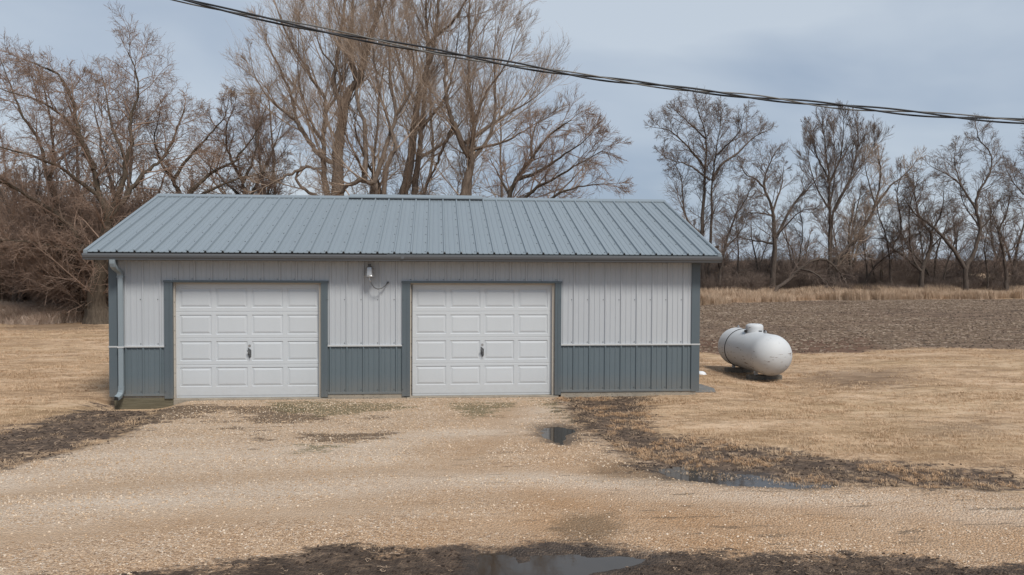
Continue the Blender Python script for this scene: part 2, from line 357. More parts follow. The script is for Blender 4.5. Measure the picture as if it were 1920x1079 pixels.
def groundmat():
    m, nt, p = mat('ground'); g = N(nt, 'ShaderNodeNewGeometry').outputs['Position']
    A = lambda k: N(nt, 'ShaderNodeAttribute', attribute_name=k).outputs['Fac']
    e1 = noise(nt, g, 2.6, 8, .7, stretch=(.6, 1.5, 1)); e2 = noise(nt, g, 14, 5, .7)
    edge = mth(nt, 'ADD', mth(nt, 'MULTIPLY', e1, .7), mth(nt, 'MULTIPLY', e2, .35))     # about .52 mean
    def th(k, amp=1.0, soft=.06, bias=0.):
        v = mth(nt, 'ADD', A(k), mth(nt, 'MULTIPLY', mth(nt, 'SUBTRACT', edge, .52), amp))
        r = N(nt, 'ShaderNodeMapRange', interpolation_type='SMOOTHSTEP', inp={1: .5 + bias - soft, 2: .5 + bias + soft, 3: 0., 4: 1.}); nt.links.new(v, r.inputs[0]); return r.outputs[0]
    # gravel: individual stones
    def vor(sc, feat='F1'):
        v = N(nt, 'ShaderNodeTexVoronoi', feature=feat, inp={'Scale': sc}); nt.links.new(g, v.inputs['Vector']); return v
    v1 = vor(46); v2 = vor(85)
    s1 = N(nt, 'ShaderNodeSeparateColor'); nt.links.new(v1.outputs['Color'], s1.inputs[0]); s2 = N(nt, 'ShaderNodeSeparateColor'); nt.links.new(v2.outputs['Color'], s2.inputs[0])
    stone = ramp(nt, s1.outputs[0], [(0., (.22, .145, .095)), (.3, (.5, .35, .225)), (.6, (.62, .46, .32)), (.88, (.7, .56, .42)), (1., (.84, .78, .7))])
    fine = ramp(nt, s2.outputs[0], [(0., (.25, .165, .11)), (.5, (.52, .37, .245)), (1., (.68, .525, .385))])
    big = noise(nt, g, .9, 5, .6); lines = noise(nt, g, 1.0, 5, .6, stretch=(.35, 1.7, 1))
    gr = mixc(nt, mth(nt, 'GREATER_THAN', s2.outputs[1], .55), stone, fine)
    tr = mth(nt, 'MULTIPLY', A('z_track'), ramp(nt, lines, [(.35, .3), (.6, 1.)]), clamp=True)
    gr = mixc(nt, mth(nt, 'MULTIPLY', tr, .8), gr, mixc(nt, noise(nt, g, 30, 4, .7), (.4, .275, .175), (.56, .4, .265)))
    gr = mixc(nt, mth(nt, 'MULTIPLY', ramp(nt, lines, [(.48, 0.), (.72, 1.)]), .45), gr, (.66, .54, .42))
    gr = mixc(nt, mth(nt, 'MULTIPLY', ramp(nt, big, [(.5, 0.), (.75, 1.)]), .3), gr, (.42, .275, .155))
    gr = mixc(nt, mth(nt, 'MULTIPLY', A('z_orange'), ramp(nt, big, [(.3, .25), (.7, .7)])), gr, mixc(nt, 1., gr, (.86, .68, .5), 'MULTIPLY'))
    crack = mth(nt, 'MULTIPLY', v1.outputs['Distance'], 46.)
    gr = mixc(nt, mth(nt, 'MULTIPLY', A('z_pale'), ramp(nt, lines, [(.3, .15), (.6, .6)])), gr, mixc(nt, s1.outputs[1], (.56, .44, .34), (.8, .7, .58)))
    # damp/brown stain
    dampf = th('z_damp', .9, .2)
    gr = mixc(nt, mth(nt, 'MULTIPLY', dampf, .55), gr, (.11, .07, .035))
    dashes = noise(nt, g, 3.2, 5, .6, stretch=(.5, 2.2, 1)); 
    sx = N(nt, 'ShaderNodeSeparateXYZ'); nt.links.new(g, sx.inputs[0])
    rgt = N(nt, 'ShaderNodeMapRange', inp={1: 5., 2: 8., 3: 0., 4: 1.}); nt.links.new(sx.outputs[0], rgt.inputs[0])
    gr = mixc(nt, mth(nt, 'MULTIPLY', mth(nt, 'MULTIPLY', ramp(nt, dashes, [(.6, 0.), (.66, 1.)]), rgt.outputs[0]), .6), gr, (.12, .09, .065))
    leaf = mth(nt, 'MULTIPLY', th('z_leaf', 3.2, .12, .12), .85)
    gr = mixc(nt, leaf, gr, mixc(nt, noise(nt, g, 40, 3), (.06, .045, .03), (.2, .13, .08)))
    moss = mth(nt, 'MULTIPLY', th('z_moss', 3.0, .12, .1), .75)
    gr = mixc(nt, moss, gr, mixc(nt, noise(nt, g, 40, 4, .7), (.045, .052, .018), (.24, .2, .105)))
    # dormant lawn
    n1 = noise(nt, g, 34, 6, .8, stretch=(1, 1.4, 1)); n2 = noise(nt, g, .8, 8, .68, stretch=(.45, 1.5, 1)); n3 = noise(nt, g, .2, 5, .6, stretch=(.5, 1.4, 1))
    lawn = ramp(nt, n1, [(.3, (.2, .125, .073)), (.5, (.47, .325, .205)), (.7, (.67, .495, .34))])
    lawn = mixc(nt, ramp(nt, n2, [(.5, 0.), (.62, .6)]), lawn, (.64, .475, .335))
    lawn = mixc(nt, ramp(nt, n2, [(.38, .8), (.5, 0.)]), lawn, (.25, .155, .082))
    lawn = mixc(nt, ramp(nt, noise(nt, g, 3.2, 6, .7, stretch=(.5, 1.4, 1)), [(.4, .75), (.52, 0.)]), lawn, (.23, .15, .088))
    lawn = mixc(nt, ramp(nt, n3, [(.45, 0.), (.68, .22)]), lawn, (.36, .27, .13))
    lawn = mixc(nt, mth(nt, 'MULTIPLY', th('z_darkg', .9, .25), .6), lawn, (.13, .085, .055))
    # mud
    mud = ramp(nt, noise(nt, g, 6, 7, .7), [(.3, (.038, .026, .019)), (.52, (.095, .066, .047)), (.72, (.23, .16, .11))])
    mud = mixc(nt, ramp(nt, noise(nt, g, 22, 6, .8, stretch=(.5, 1.3, 1)), [(.56, 0.), (.7, .65)]), mud, (.36, .25, .15))
    # field
    fn = noise(nt, g, 3.5, 9, .8, stretch=(.4, 1.2, 1)); fn2 = noise(nt, g, 20, 6, .8, stretch=(.7, 1.2, 1)); fn3 = noise(nt, g, .22, 4, .6, stretch=(.3, 1.4, 1))
    fd = ramp(nt, fn, [(.38, (.05, .032, .022)), (.5, (.14, .092, .062)), (.64, (.3, .21, .145))])
    fd = mixc(nt, ramp(nt, fn2, [(.56, 0.), (.7, .55)]), fd, (.24, .18, .13))
    fd = mixc(nt, ramp(nt, fn3, [(.42, 0.), (.62, .35)]), fd, (.17, .125, .09))
    fd = mixc(nt, mth(nt, 'MULTIPLY', th('z_red', .8, .3), .6), fd, (.11, .052, .033))
    c = mixc(nt, th('z_gravel', .9, .1), lawn, gr)
    c = mixc(nt, th('z_field', .7, .08), c, fd)
    mf = th('z_mud', 2.2, .14)
    c = mixc(nt, mf, c, mud)
    wetf = th('z_wet', .5, .25, -.2)
    c = mixc(nt, mth(nt, 'MULTIPLY', wetf, .55), c, (.035, .026, .02))
    nt.links.new(c, p.inputs['Base Color'])
    ro = mixc(nt, wetf, (.95,) * 3, (.4,) * 3); ro = mixc(nt, mth(nt, 'MULTIPLY', mf, ramp(nt, e1, [(.4, .0), (.65, .5)])), ro, (.45,) * 3)
    nt.links.new(ro, p.inputs['Roughness']); p.inputs['Specular IOR Level'].default_value = .25
    isg = th('z_gravel', .9, .1)
    hg = mth(nt, 'SUBTRACT', 1., crack); h = mixc(nt, isg, mixc(nt, .5, n1, e2), hg)
    b1 = N(nt, 'ShaderNodeBump', inp={'Strength': .5, 'Distance': .012}); nt.links.new(h, b1.inputs['Height'])
    b2 = N(nt, 'ShaderNodeBump', inp={'Strength': .6, 'Distance': .1}); h2 = noise(nt, g, 4.5, 5, .65, stretch=(.7, 1.2, 1))
    nt.links.new(mixc(nt, isg, h2, (.5,) * 3), b2.inputs['Height']); nt.links.new(b1.outputs[0], b2.inputs['Normal']); nt.links.new(b2.outputs[0], p.inputs['Normal'])
    return m
M['ground'] = groundmat()
def submesh(name, sel, kindtag='structure'):
    q = quads[sel]; u, inv = np.unique(q, return_inverse=True); V = np.column_stack([GP[u], gz[u]])
    me = npmesh(name, V, inv.reshape(-1, 4), smooth=True)
    for k, a in GZ.items():
        at = me.attributes.new(k, 'FLOAT', 'POINT'); at.data.foreach_set('value', a[u].astype(np.float32))
    o = link(name, me, M['ground']); o['kind'] = kindtag; return o
submesh('lawn', kind == 0); submesh('gravel_driveway', kind == 1); submesh('plowed_field', kind == 2); submesh('bare_mud', kind == 3)
def zat(P):
    """ground height by bilinear lookup"""
    P = np.atleast_2d(P); i = np.clip(np.searchsorted(ax, P[:, 0]) - 1, 0, nx - 2); j = np.clip(np.searchsorted(ay, P[:, 1]) - 1, 0, ny - 2)
    u = (P[:, 0] - ax[i]) / (ax[i + 1] - ax[i]); v = (P[:, 1] - ay[j]) / (ay[j + 1] - ay[j]); g = gz.reshape(ny, nx)
    return (g[j, i] * (1 - u) + g[j, i + 1] * u) * (1 - v) + (g[j + 1, i] * (1 - u) + g[j + 1, i + 1] * u) * v

# puddles: level water where the ground dips below it
def watermat():
    m, nt, p = mat('puddle_water'); g = N(nt, 'ShaderNodeNewGeometry').outputs['Position']
    c = mixc(nt, noise(nt, g, 5, 5), (.028, .021, .015), (.05, .038, .028)); nt.links.new(c, p.inputs['Base Color'])
    p.inputs['Roughness'].default_value = .04; p.inputs['IOR'].default_value = 1.33; p.inputs['Specular IOR Level'].default_value = .6
    bump(nt, p, noise(nt, g, 7, 2), .03, .01); return m
M['water'] = watermat()
for i, q in enumerate(P_WET):
    c = q.mean(0); ex = q.max(0) - q.min(0); n = 28; V = []
    for k in range(len(q)):
        d = q[k] - c; V.append((*(q[k] + d / np.linalg.norm(d) * .22), WATER_Z))
    me = D.meshes.new('puddle'); me.from_pydata(V, [], [tuple(range(len(V)))])
    o = link('puddle', me, M['water']); o['kind'] = 'structure'
    if o.data.polygons[0].normal.z < 0: o.data.flip_normals()

# ------------------------------------------------------------------ scattering by geometry nodes
def scatter(name, P, scl, rotz, sources, tilt=None, kindtag='stuff', label=None, parent=None):
    me = D.meshes.new(name); me.vertices.add(len(P)); me.vertices.foreach_set('co', np.asarray(P, np.float32).ravel())
    a = me.attributes.new('scl', 'FLOAT_VECTOR', 'POINT'); s = np.asarray(scl, np.float32); s = np.repeat(s[:, None], 3, 1) if s.ndim == 1 else s
    a.data.foreach_set('vector', s.ravel())
    R = np.zeros((len(P), 3), np.float32); R[:, 2] = rotz
    if tilt is not None: R[:, 0] = tilt
    a = me.attributes.new('rotv', 'FLOAT_VECTOR', 'POINT'); a.data.foreach_set('vector', R.ravel())
    a = me.attributes.new('pick', 'INT', 'POINT'); a.data.foreach_set('value', rng.integers(0, len(sources), len(P)).astype(np.int32))
    co = D.collections.new(name + '_kinds')
    for s_ in sources: co.objects.link(s_)
    ng = D.node_groups.new(name, 'GeometryNodeTree')
    ng.interface.new_socket('Geometry', in_out='INPUT', socket_type='NodeSocketGeometry'); ng.interface.new_socket('Geometry', in_out='OUTPUT', socket_type='NodeSocketGeometry')
    gi = ng.nodes.new('NodeGroupInput'); go = ng.nodes.new('NodeGroupOutput'); ip = ng.nodes.new('GeometryNodeInstanceOnPoints')
    ci = ng.nodes.new('GeometryNodeCollectionInfo'); ci.inputs[0].default_value = co; ci.inputs['Separate Children'].default_value = True; ci.inputs['Reset Children'].default_value = True
    l = ng.links.new; l(gi.outputs[0], ip.inputs['Points']); l(ci.outputs[0], ip.inputs['Instance']); ip.inputs['Pick Instance'].default_value = True
    for nm, ty, so in (('pick', 'INT', 'Instance Index'), ('scl', 'FLOAT_VECTOR', 'Scale'), ('rotv', 'FLOAT_VECTOR', 'Rotation')):
        na = ng.nodes.new('GeometryNodeInputNamedAttribute'); na.data_type = ty; na.inputs[0].default_value = nm; l(na.outputs[0], ip.inputs[so])
    l(ip.outputs[0], go.inputs[0])
    o = link(name, me, parent=parent); md = o.modifiers.new('scatter', 'NODES'); md.node_group = ng
    o['kind'] = kindtag
    if label: o['label'] = label
    return o
def source(name, V, Fc, m, smooth=False):
    me = D.meshes.new(name); me.from_pydata([tuple(v) for v in V], [], Fc); me.materials.append(m)
    if smooth: me.polygons.foreach_set('use_smooth', np.ones(len(me.polygons), bool))
    return D.objects.new(name, me)
def tuft(name, n, h, spread, wd, m, lean=.5, seed=0):
    r = np.random.default_rng(seed); V = []; Fc = []
    for i in range(n):
        a = r.uniform(0, 6.28); b = r.uniform(0, spread); x, y = b * math.cos(a), b * math.sin(a); hh = h * r.uniform(.5, 1.1)
        la = r.uniform(0, 6.28); ln = lean * r.uniform(.2, 1.2) * hh; dx, dy = math.cos(la) * ln, math.sin(la) * ln
        px, py = -math.sin(la) * wd / 2, math.cos(la) * wd / 2; k = len(V)
        V += [(x - px, y - py, -.01), (x + px, y + py, -.01), (x + dx * .4 + px * .8, y + dy * .4 + py * .8, hh * .6), (x + dx * .4 - px * .8, y + dy * .4 - py * .8, hh * .6), (x + dx, y + dy, hh * .92)]
        Fc += [(k, k + 1, k + 2, k + 3), (k + 3, k + 2, k + 4)]
    return source(name, V, Fc, m)
def stonesrc(name, m, seed, flat=.6):
    r = np.random.default_rng(seed); bm = bmesh.new(); bmesh.ops.create_icosphere(bm, subdivisions=1, radius=.5)
    s = np.array([1, r.uniform(.6, .9), flat])
    for v in bm.verts: v.co = Vector(np.array(v.co) * s * r.uniform(.75, 1.15))
    me = D.meshes.new(name); bm.to_mesh(me); bm.free(); me.materials.append(m); return D.objects.new(name, me)
def pts(x0, x1, y0, y1, n):
    return np.column_stack([rng.uniform(x0, x1, n), rng.uniform(y0, y1, n)])
def inview(P, mg=60):
    d = np.column_stack([P, np.zeros(len(P))]) - CAM
    X = d[:, 0] * math.cos(YAW) - d[:, 1] * math.sin(YAW); Y = d[:, 0] * math.sin(YAW) + d[:, 1] * math.cos(YAW)
    return (Y > 4) & (np.abs(X / np.maximum(Y, .1) * F) < 960 + mg + 60)
def notbld(P): return ~((P[:, 0] > -.05) & (P[:, 0] < 11.0) & (P[:, 1] > -.02) & (P[:, 1] < 7.4))

# loose gravel stones
P = pts(-3, 17, -10, .1, 230000); P = P[inview(P, 300) & notbld(P)]; Zp = zones(P)
ed = fbm(P, 2.5, 1) * .8
keep = (Zp['z_gravel'] + ed > .52) & (Zp['z_mud'] + ed * .8 < .42) & (Zp['z_wet'] < .45) & (rng.random(len(P)) < (.75 - .6 * Zp['z_track']) * (.6 + 1.2 * (vnoise(P * [.5, 2.2], 1.2, 3) - .35)))
P = P[keep]; near = 1 - ss(P[:, 1], -9, -1)
size = (.008 + .02 * rng.random(len(P)) ** 5)
scatter('loose_gravel', np.column_stack([P, zat(P) + size * .15]), size * 1.25, rng.uniform(0, 6.28, len(P)), [stonesrc('stone', M['stone'], i) for i in range(4)], tilt=rng.normal(0, .3, len(P)))
# straw tufts over the lawn
P = pts(-16, 32, -9, 24, 330000); dd = np.hypot(P[:, 0] - CAM[0], P[:, 1] - CAM[1]); P = P[inview(P, 300) & notbld(P) & (rng.random(len(P)) < (13 / np.maximum(dd, 13)) ** 1.2)]
Zp = zones(P); ed = fbm(P, 2.2, 2) * .9
keep = (Zp['z_gravel'] + ed < .5) & (Zp['z_mud'] + ed * 1.1 < .55) & (Zp['z_field'] < .5) & (Zp['z_darkg'] + ed < .75) & (rng.random(len(P)) < .35 + 1.2 * vnoise(P, .9, 5))
keep &= ~((P[:, 0] > -.3) & (P[:, 0] < 1.6) & (P[:, 1] > -.5) & (P[:, 1] < .5))
keep |= (Zp['z_mud'] > .5) & (Zp['z_gravel'] < .7) & (fbm(P, 3.5, 4) > .15)
P = P[keep]
scatter('lawn_grass', np.column_stack([P, zat(P)]), rng.uniform(.5, 1.2, len(P)), rng.uniform(0, 6.28, len(P)), [tuft('grass_tuft', 11, .03, .07, .0035, M['lawn_blade'], 2.2, i) for i in range(4)])
P = pts(3, 18, -9, 0, 30000); P = P[inview(P, 200)]; Zp = zones(P); P = P[(Zp['z_mud'] + fbm(P, 3, 1) * .5 > .5) & (P[:, 1] > -7) & (fbm(P, 2.6, 6) + fbm(P, 9, 2) * .5 > .06) & (Zp['z_wet'] < .6)]
scatter('grass_clumps', np.column_stack([P, zat(P) + .004]), rng.uniform(.5, 1.2, len(P)), rng.uniform(0, 6.28, len(P)), [tuft('clump', 16, .035, .06, .0045, M['clump'], 2.0, 80 + i) for i in range(3)])
P = pts(-14, 26, -7, 18, 60000); P = P[inview(P, 200) & notbld(P)]; Zp = zones(P)
P = P[(Zp['z_gravel'] < .45) & (Zp['z_field'] < .45) & (Zp['z_mud'] < .7) & (fbm(P * [.6, 1.4], 1.1, 5) + fbm(P, 6, 1) * .5 > .1) & ~((P[:, 0] > -.3) & (P[:, 0] < 1.6) & (P[:, 1] > -.5) & (P[:, 1] < .5))]
scatter('straw_clumps', np.column_stack([P, zat(P) + .002]), rng.uniform(.5, 1.3, len(P)), rng.uniform(0, 6.28, len(P)), [tuft('straw_clump', 18, .05, .1, .005, M['lawn_blade'], 1.9, 90 + i) for i in range(3)])
# mud clods
P = pts(-4, 18, -10, 0, 60000); P = P[inview(P, 300)]; Zp = zones(P); P = P[(Zp['z_mud'] + fbm(P, 3, 3) * .6 > .5) & (Zp['z_wet'] < .35)][:16000]; size = .012 + .035 * rng.random(len(P)) ** 3
scatter('mud_clods', np.column_stack([P, zat(P)]), size, rng.uniform(0, 6.28, len(P)), [stonesrc('clod', M['clod'], 20 + i) for i in range(3)])
# crop residue on the field
P = pts(10, 62, 8.5, 46, 130000); P = P[inview(P, 60)]; Zp = zones(P); P = P[(Zp['z_field'] + fbm(P, .8, 3) * .3 > .5) & (rng.random(len(P)) < .25 + 1.6 * (vnoise(P * [.3, 1.4], .5, 6) - .3))]
scatter('crop_residue', np.column_stack([P, zat(P) + .01]), np.column_stack([rng.uniform(.6, 2.2, len(P)), np.ones(len(P)), np.ones(len(P))]), rng.normal(0, .7, len(P)),
        [source('stalk', [(-.03, -.008, 0), (.03, -.008, 0), (.03, .008, 0), (-.03, .008, 0), (-.028, 0, .02), (.028, 0, .02)], [(0, 1, 5, 4), (2, 3, 4, 5), (1, 2, 5), (3, 0, 4)], M['residue'])])
P = pts(10, 62, 8.5, 46, 40000); P = P[inview(P, 60)]; Zp = zones(P); P = P[(Zp['z_field'] > .5)]
scatter('field_clods', np.column_stack([P, zat(P)]), .03 + .07 * rng.random(len(P)) ** 3, rng.uniform(0, 6.28, len(P)), [stonesrc('field_clod', M['clod'], 30 + i) for i in range(3)])
# tall dry grass strip before the tree line, and at the left wood edge
TT = [tuft('tall_tuft', 22, .8, .16, .016, M['tall_blade'], .45, 50 + i) for i in range(5)]
sl = polyg([(1180, 572), (1311, 571), (1620, 563), (1920, 562), (2200, 560)])
t = rng.uniform(0, 1, 15000); seg = t * (len(sl) - 1); i0 = np.minimum(seg.astype(int), len(sl) - 2); fr = (seg - i0)[:, None]
P = sl[i0] * (1 - fr) + sl[i0 + 1] * fr; P[:, 1] += rng.uniform(0, 11, len(P)) + fbm(P, .35, 2) * 6
P = P[(fbm(P, .25, 4) > -.25)]
hs = .4 + .85 * vnoise(P, .5, 1) + .25 * rng.random(len(P))
hs *= np.where(P[:, 0] < 33, .85, 1.)
scatter('tall_dry_grass', np.column_stack([P, zat(P)]), hs, rng.uniform(0, 6.28, len(P)), TT)
P = pts(-18, -8.9, 18.3, 26, 9000); P = P[(P[:, 1] > 19.6 + fbm(P, .5, 3) * 4 + np.maximum(P[:, 0] + 10.5, 0) * 1.1)]
scatter('weedy_grass', np.column_stack([P, zat(P)]), ss(P[:, 1], 18.5, 22.5) * .95 + rng.uniform(.15, .5, len(P)), rng.uniform(0, 6.28, len(P)), [tuft('weed_tuft', 40, .6, .4, .009, strawmat('weeds', (.42, .32, .25), (.68, .55, .45)), 1.1, 60 + i) for i in range(4)])

# ------------------------------------------------------------------ the garage (front wall on y=0, base trim at z=0)
GL, GW = 10.96, 7.32
garage = tag(empty('garage', (5.48, 3.66, -.1)), 'long blue-grey and white metal garage with two white overhead doors', 'garage')
def gbuild(mb, name, m, parent=None, **k):
    o = mb.build(name, m, None, **k); o.parent = parent or garage
    o.matrix_parent_inverse = Matrix.Identity(4)
    pl = (parent.get('_w') if parent else None) or (5.48, 3.66, -.1)
    o.location = Vector(mb.o) - Vector(pl); o['_w'] = list(mb.o)
    return o
def ribprof(x0, x1, phase, H=.026, mj=(.026, .010), mn=(.016, .009), hm=.0085):
    """(x, lift) outline of ribbed sheet with major ribs 0.3048 apart and two minor ones between"""
    pts_ = []
    k0 = int(math.floor((x0 - phase) / .3048)) - 1; k1 = int(math.ceil((x1 - phase) / .3048)) + 1
    for k in range(k0, k1 + 1):
        c = phase + k * .3048
        pts_ += [(c - mj[0], 0), (c - mj[1], H), (c + mj[1], H), (c + mj[0], 0)]
        for s in (.1016, .2032):
            pts_ += [(c + s - mn[0], 0), (c + s - mn[1], hm), (c + s + mn[1], hm), (c + s + mn[0], 0)]
    xs = np.array([p[0] for p in pts_]); hs_ = np.array([p[1] for p in pts_])
    f = lambda x: float(np.interp(x, xs, hs_))
    out = [(x0, f(x0))] + [p for p in pts_ if x0 < p[0] < x1] + [(x1, f(x1))]
    return out
def wallpanel(x0, x1, z0, z1, phase, y=0, flip=1, y_th=.02):
    pr = ribprof(x0, x1, phase); mb = MB((x0, y, z0)); V = []; n = len(pr)
    for z in (z0, z1):
        for x, h in pr: V.append((x, y - flip * h, z))
    V += [(x0, y + flip * y_th, z0), (x1, y + flip * y_th, z0), (x0, y + flip * y_th, z1), (x1, y + flip * y_th, z1)]
    Fc = [(i, i + 1, n + i + 1, n + i) for i in range(n - 1)] + [(2 * n, 2 * n + 2, 2 * n + 3, 2 * n + 1)]
    Fc += [tuple(range(n)) [::-1] + (2 * n, 2 * n + 1), tuple(range(n, 2 * n)) + (2 * n + 3, 2 * n + 2), (0, n, 2 * n + 2, 2 * n), (n - 1, 2 * n + 1, 2 * n + 3, 2 * n - 1)]
    mb.add(V, Fc); return mb
PH = .588                       # first wall rib
OPEN = [(1.115, 3.778), (5.412, 8.146)]   # door openings
ZW, ZT, ZH = .90, 2.60, 2.075
screwb = MB((5.48, 0, 0))
def screw(mb, x, y, z, r=.009, n=(0, -1, 0)):
    n = Vector(n); a = n.cross(Vector((1, 0, 0))).normalized(); b = n.cross(a); k = 6
    V = [Vector((x, y, z)) + (a * math.cos(2 * math.pi * i / k) + b * math.sin(2 * math.pi * i / k)) * r for i in range(k)]
    V += [v + n * .006 for v in V]
    mb.add(V, [(i, (i + 1) % k, (i + 1) % k + k, i + k) for i in range(k)] + [tuple(range(k, 2 * k))])
edges = [0.05, .97, 3.91, 5.31, 8.27, 10.91]
def span(x0, x1, z0, z1, name, m, zlist):
    cuts = [x0] + [PH + .3048 * 3 * k + .06 for k in range(-1, 14) if x0 + .15 < PH + .3048 * 3 * k + .06 < x1 - .15] + [x1]
    for a, b in zip(cuts[:-1], cuts[1:]): gbuild(wallpanel(a, b, z0, z1, PH), name, m)
    for k in range(0, 36):
        x = PH + .3048 * k - .045
        if x0 + .02 < x < x1 - .02:
            for z in zlist: screw(screwb, x, -.002, z)
for a, b in ((.05, .985), (3.875, 5.335), (8.245, 10.91)):
    span(a, b, ZW + .012, ZT, 'wall_panel', M['white'], (.95, 1.76))
    span(a, b, .035, ZW - .012, 'wainscot_panel', M['wains'], (.075,))
for a, b in ((.985, 3.875), (5.335, 8.245)):
    span(a, b, ZH + .03, ZT, 'wall_panel', M['white'], (ZH + .06,))
tag(gbuild(screwb, 'screws', M['screw']), kind='stuff')
# plain framing behind the sheets
for a, b in ((0.03, OPEN[0][0] - .03), (OPEN[0][1] + .03, OPEN[1][0] - .03), (OPEN[1][1] + .03, GL - .03)):
    mb = MB(((a + b) / 2, .1, 0)); mb.box(a, b, .025, .14, -.02, 2.6); gbuild(mb, 'wall_frame', M['soffit'])
for a, b in OPEN:
    mb = MB(((a + b) / 2, .1, 2.3)); mb.box(a - .03, b + .03, .025, .14, ZH + .005, 2.6); gbuild(mb, 'door_header', M['soffit'])
# trims
def boxpart(name, m, x0, x1, y0, y1, z0, z1, parent=None, bevel=.002):
    mb = MB(((x0 + x1) / 2, (y0 + y1) / 2, (z0 + z1) / 2)); mb.box(x0, x1, y0, y1, z0, z1)
    return gbuild(mb, name, m, parent, bevel=bevel)
for a, b in ((0.15, .97), (3.893, 5.318), (8.26, 10.80)):
    boxpart('wainscot_cap', M['whitetrim'], a, b, -.034, .0, ZW - .013, ZW + .014)
    boxpart('base_trim', M['wains'], a, b, -.028, .0, -.004, .036)
boxpart('wainscot_cap', M['whitetrim'], -.012, .149, -.036, .05, ZW - .013, ZW + .014); boxpart('wainscot_cap', M['whitetrim'], 10.801, GL + .016, -.036, .05, ZW - .013, ZW + .014)
for x0, x1, c in ((-.005, .14, 1), (10.803, 10.965, -1)):
    for z0, z1 in ((-.01, ZW - .014), (ZW + .015, 2.52)):
        mb = MB(((x0 + x1) / 2, .05, z0)); mb.box(x0, x1, -.03, .012, z0, z1); mb.box(*((x0, x0 + .03) if c > 0 else (x1 - .03, x1)), .012, .16, z0, z1); gbuild(mb, 'corner_trim', M['trim'])
for (a, b) in OPEN:
    for s in (0, 1):
        # jamb trim: wide flat with a proud inner fold
        xi = a if s == 0 else b; sg = -1 if s == 0 else 1
        x0, x1 = sorted((xi, xi + sg * (.148 if s == 0 else .118)))
        mb = MB(((x0 + x1) / 2, 0, 0)); mb.box(x0, x1, -.04, .02, -.05, ZH - .004)
        xr0, xr1 = sorted((xi + sg * .05, xi + sg * .062)); mb.box(xr0, xr1, -.046, -.04, -.05, ZH - .006)
        gbuild(mb, 'jamb_trim', M['trim'], bevel=0)
        # wooden jamb with brick mould
        y0 = .021; xj0, xj1 = sorted((xi, xi + (-sg) * (.022 if s == 0 else .045)))
        boxpart('door_jamb', M['jamb'], min(xi, xj0) - 0, xj1, y0, .135, -.09, ZH - .03)
    boxpart('header_trim', M['trim'], a - .16, b + .13, -.05, .02, ZH - .003, ZH + .035)
    boxpart('door_jamb', M['jamb'], a, b, .021, .135, ZH - .029, ZH - .004)
# screws on trims
mb = MB((5, -.05, 1))
for a, b in OPEN:
    for x in (a - .13, b + .1):
        for z in (.08, .93, 1.76): screw(mb, x, -.041, z)
    for k in range(8): screw(mb, a + .022 + 0, .02, .15 + k * .26, .006)
tag(gbuild(mb, 'trim_screws', M['screw']), kind='stuff')

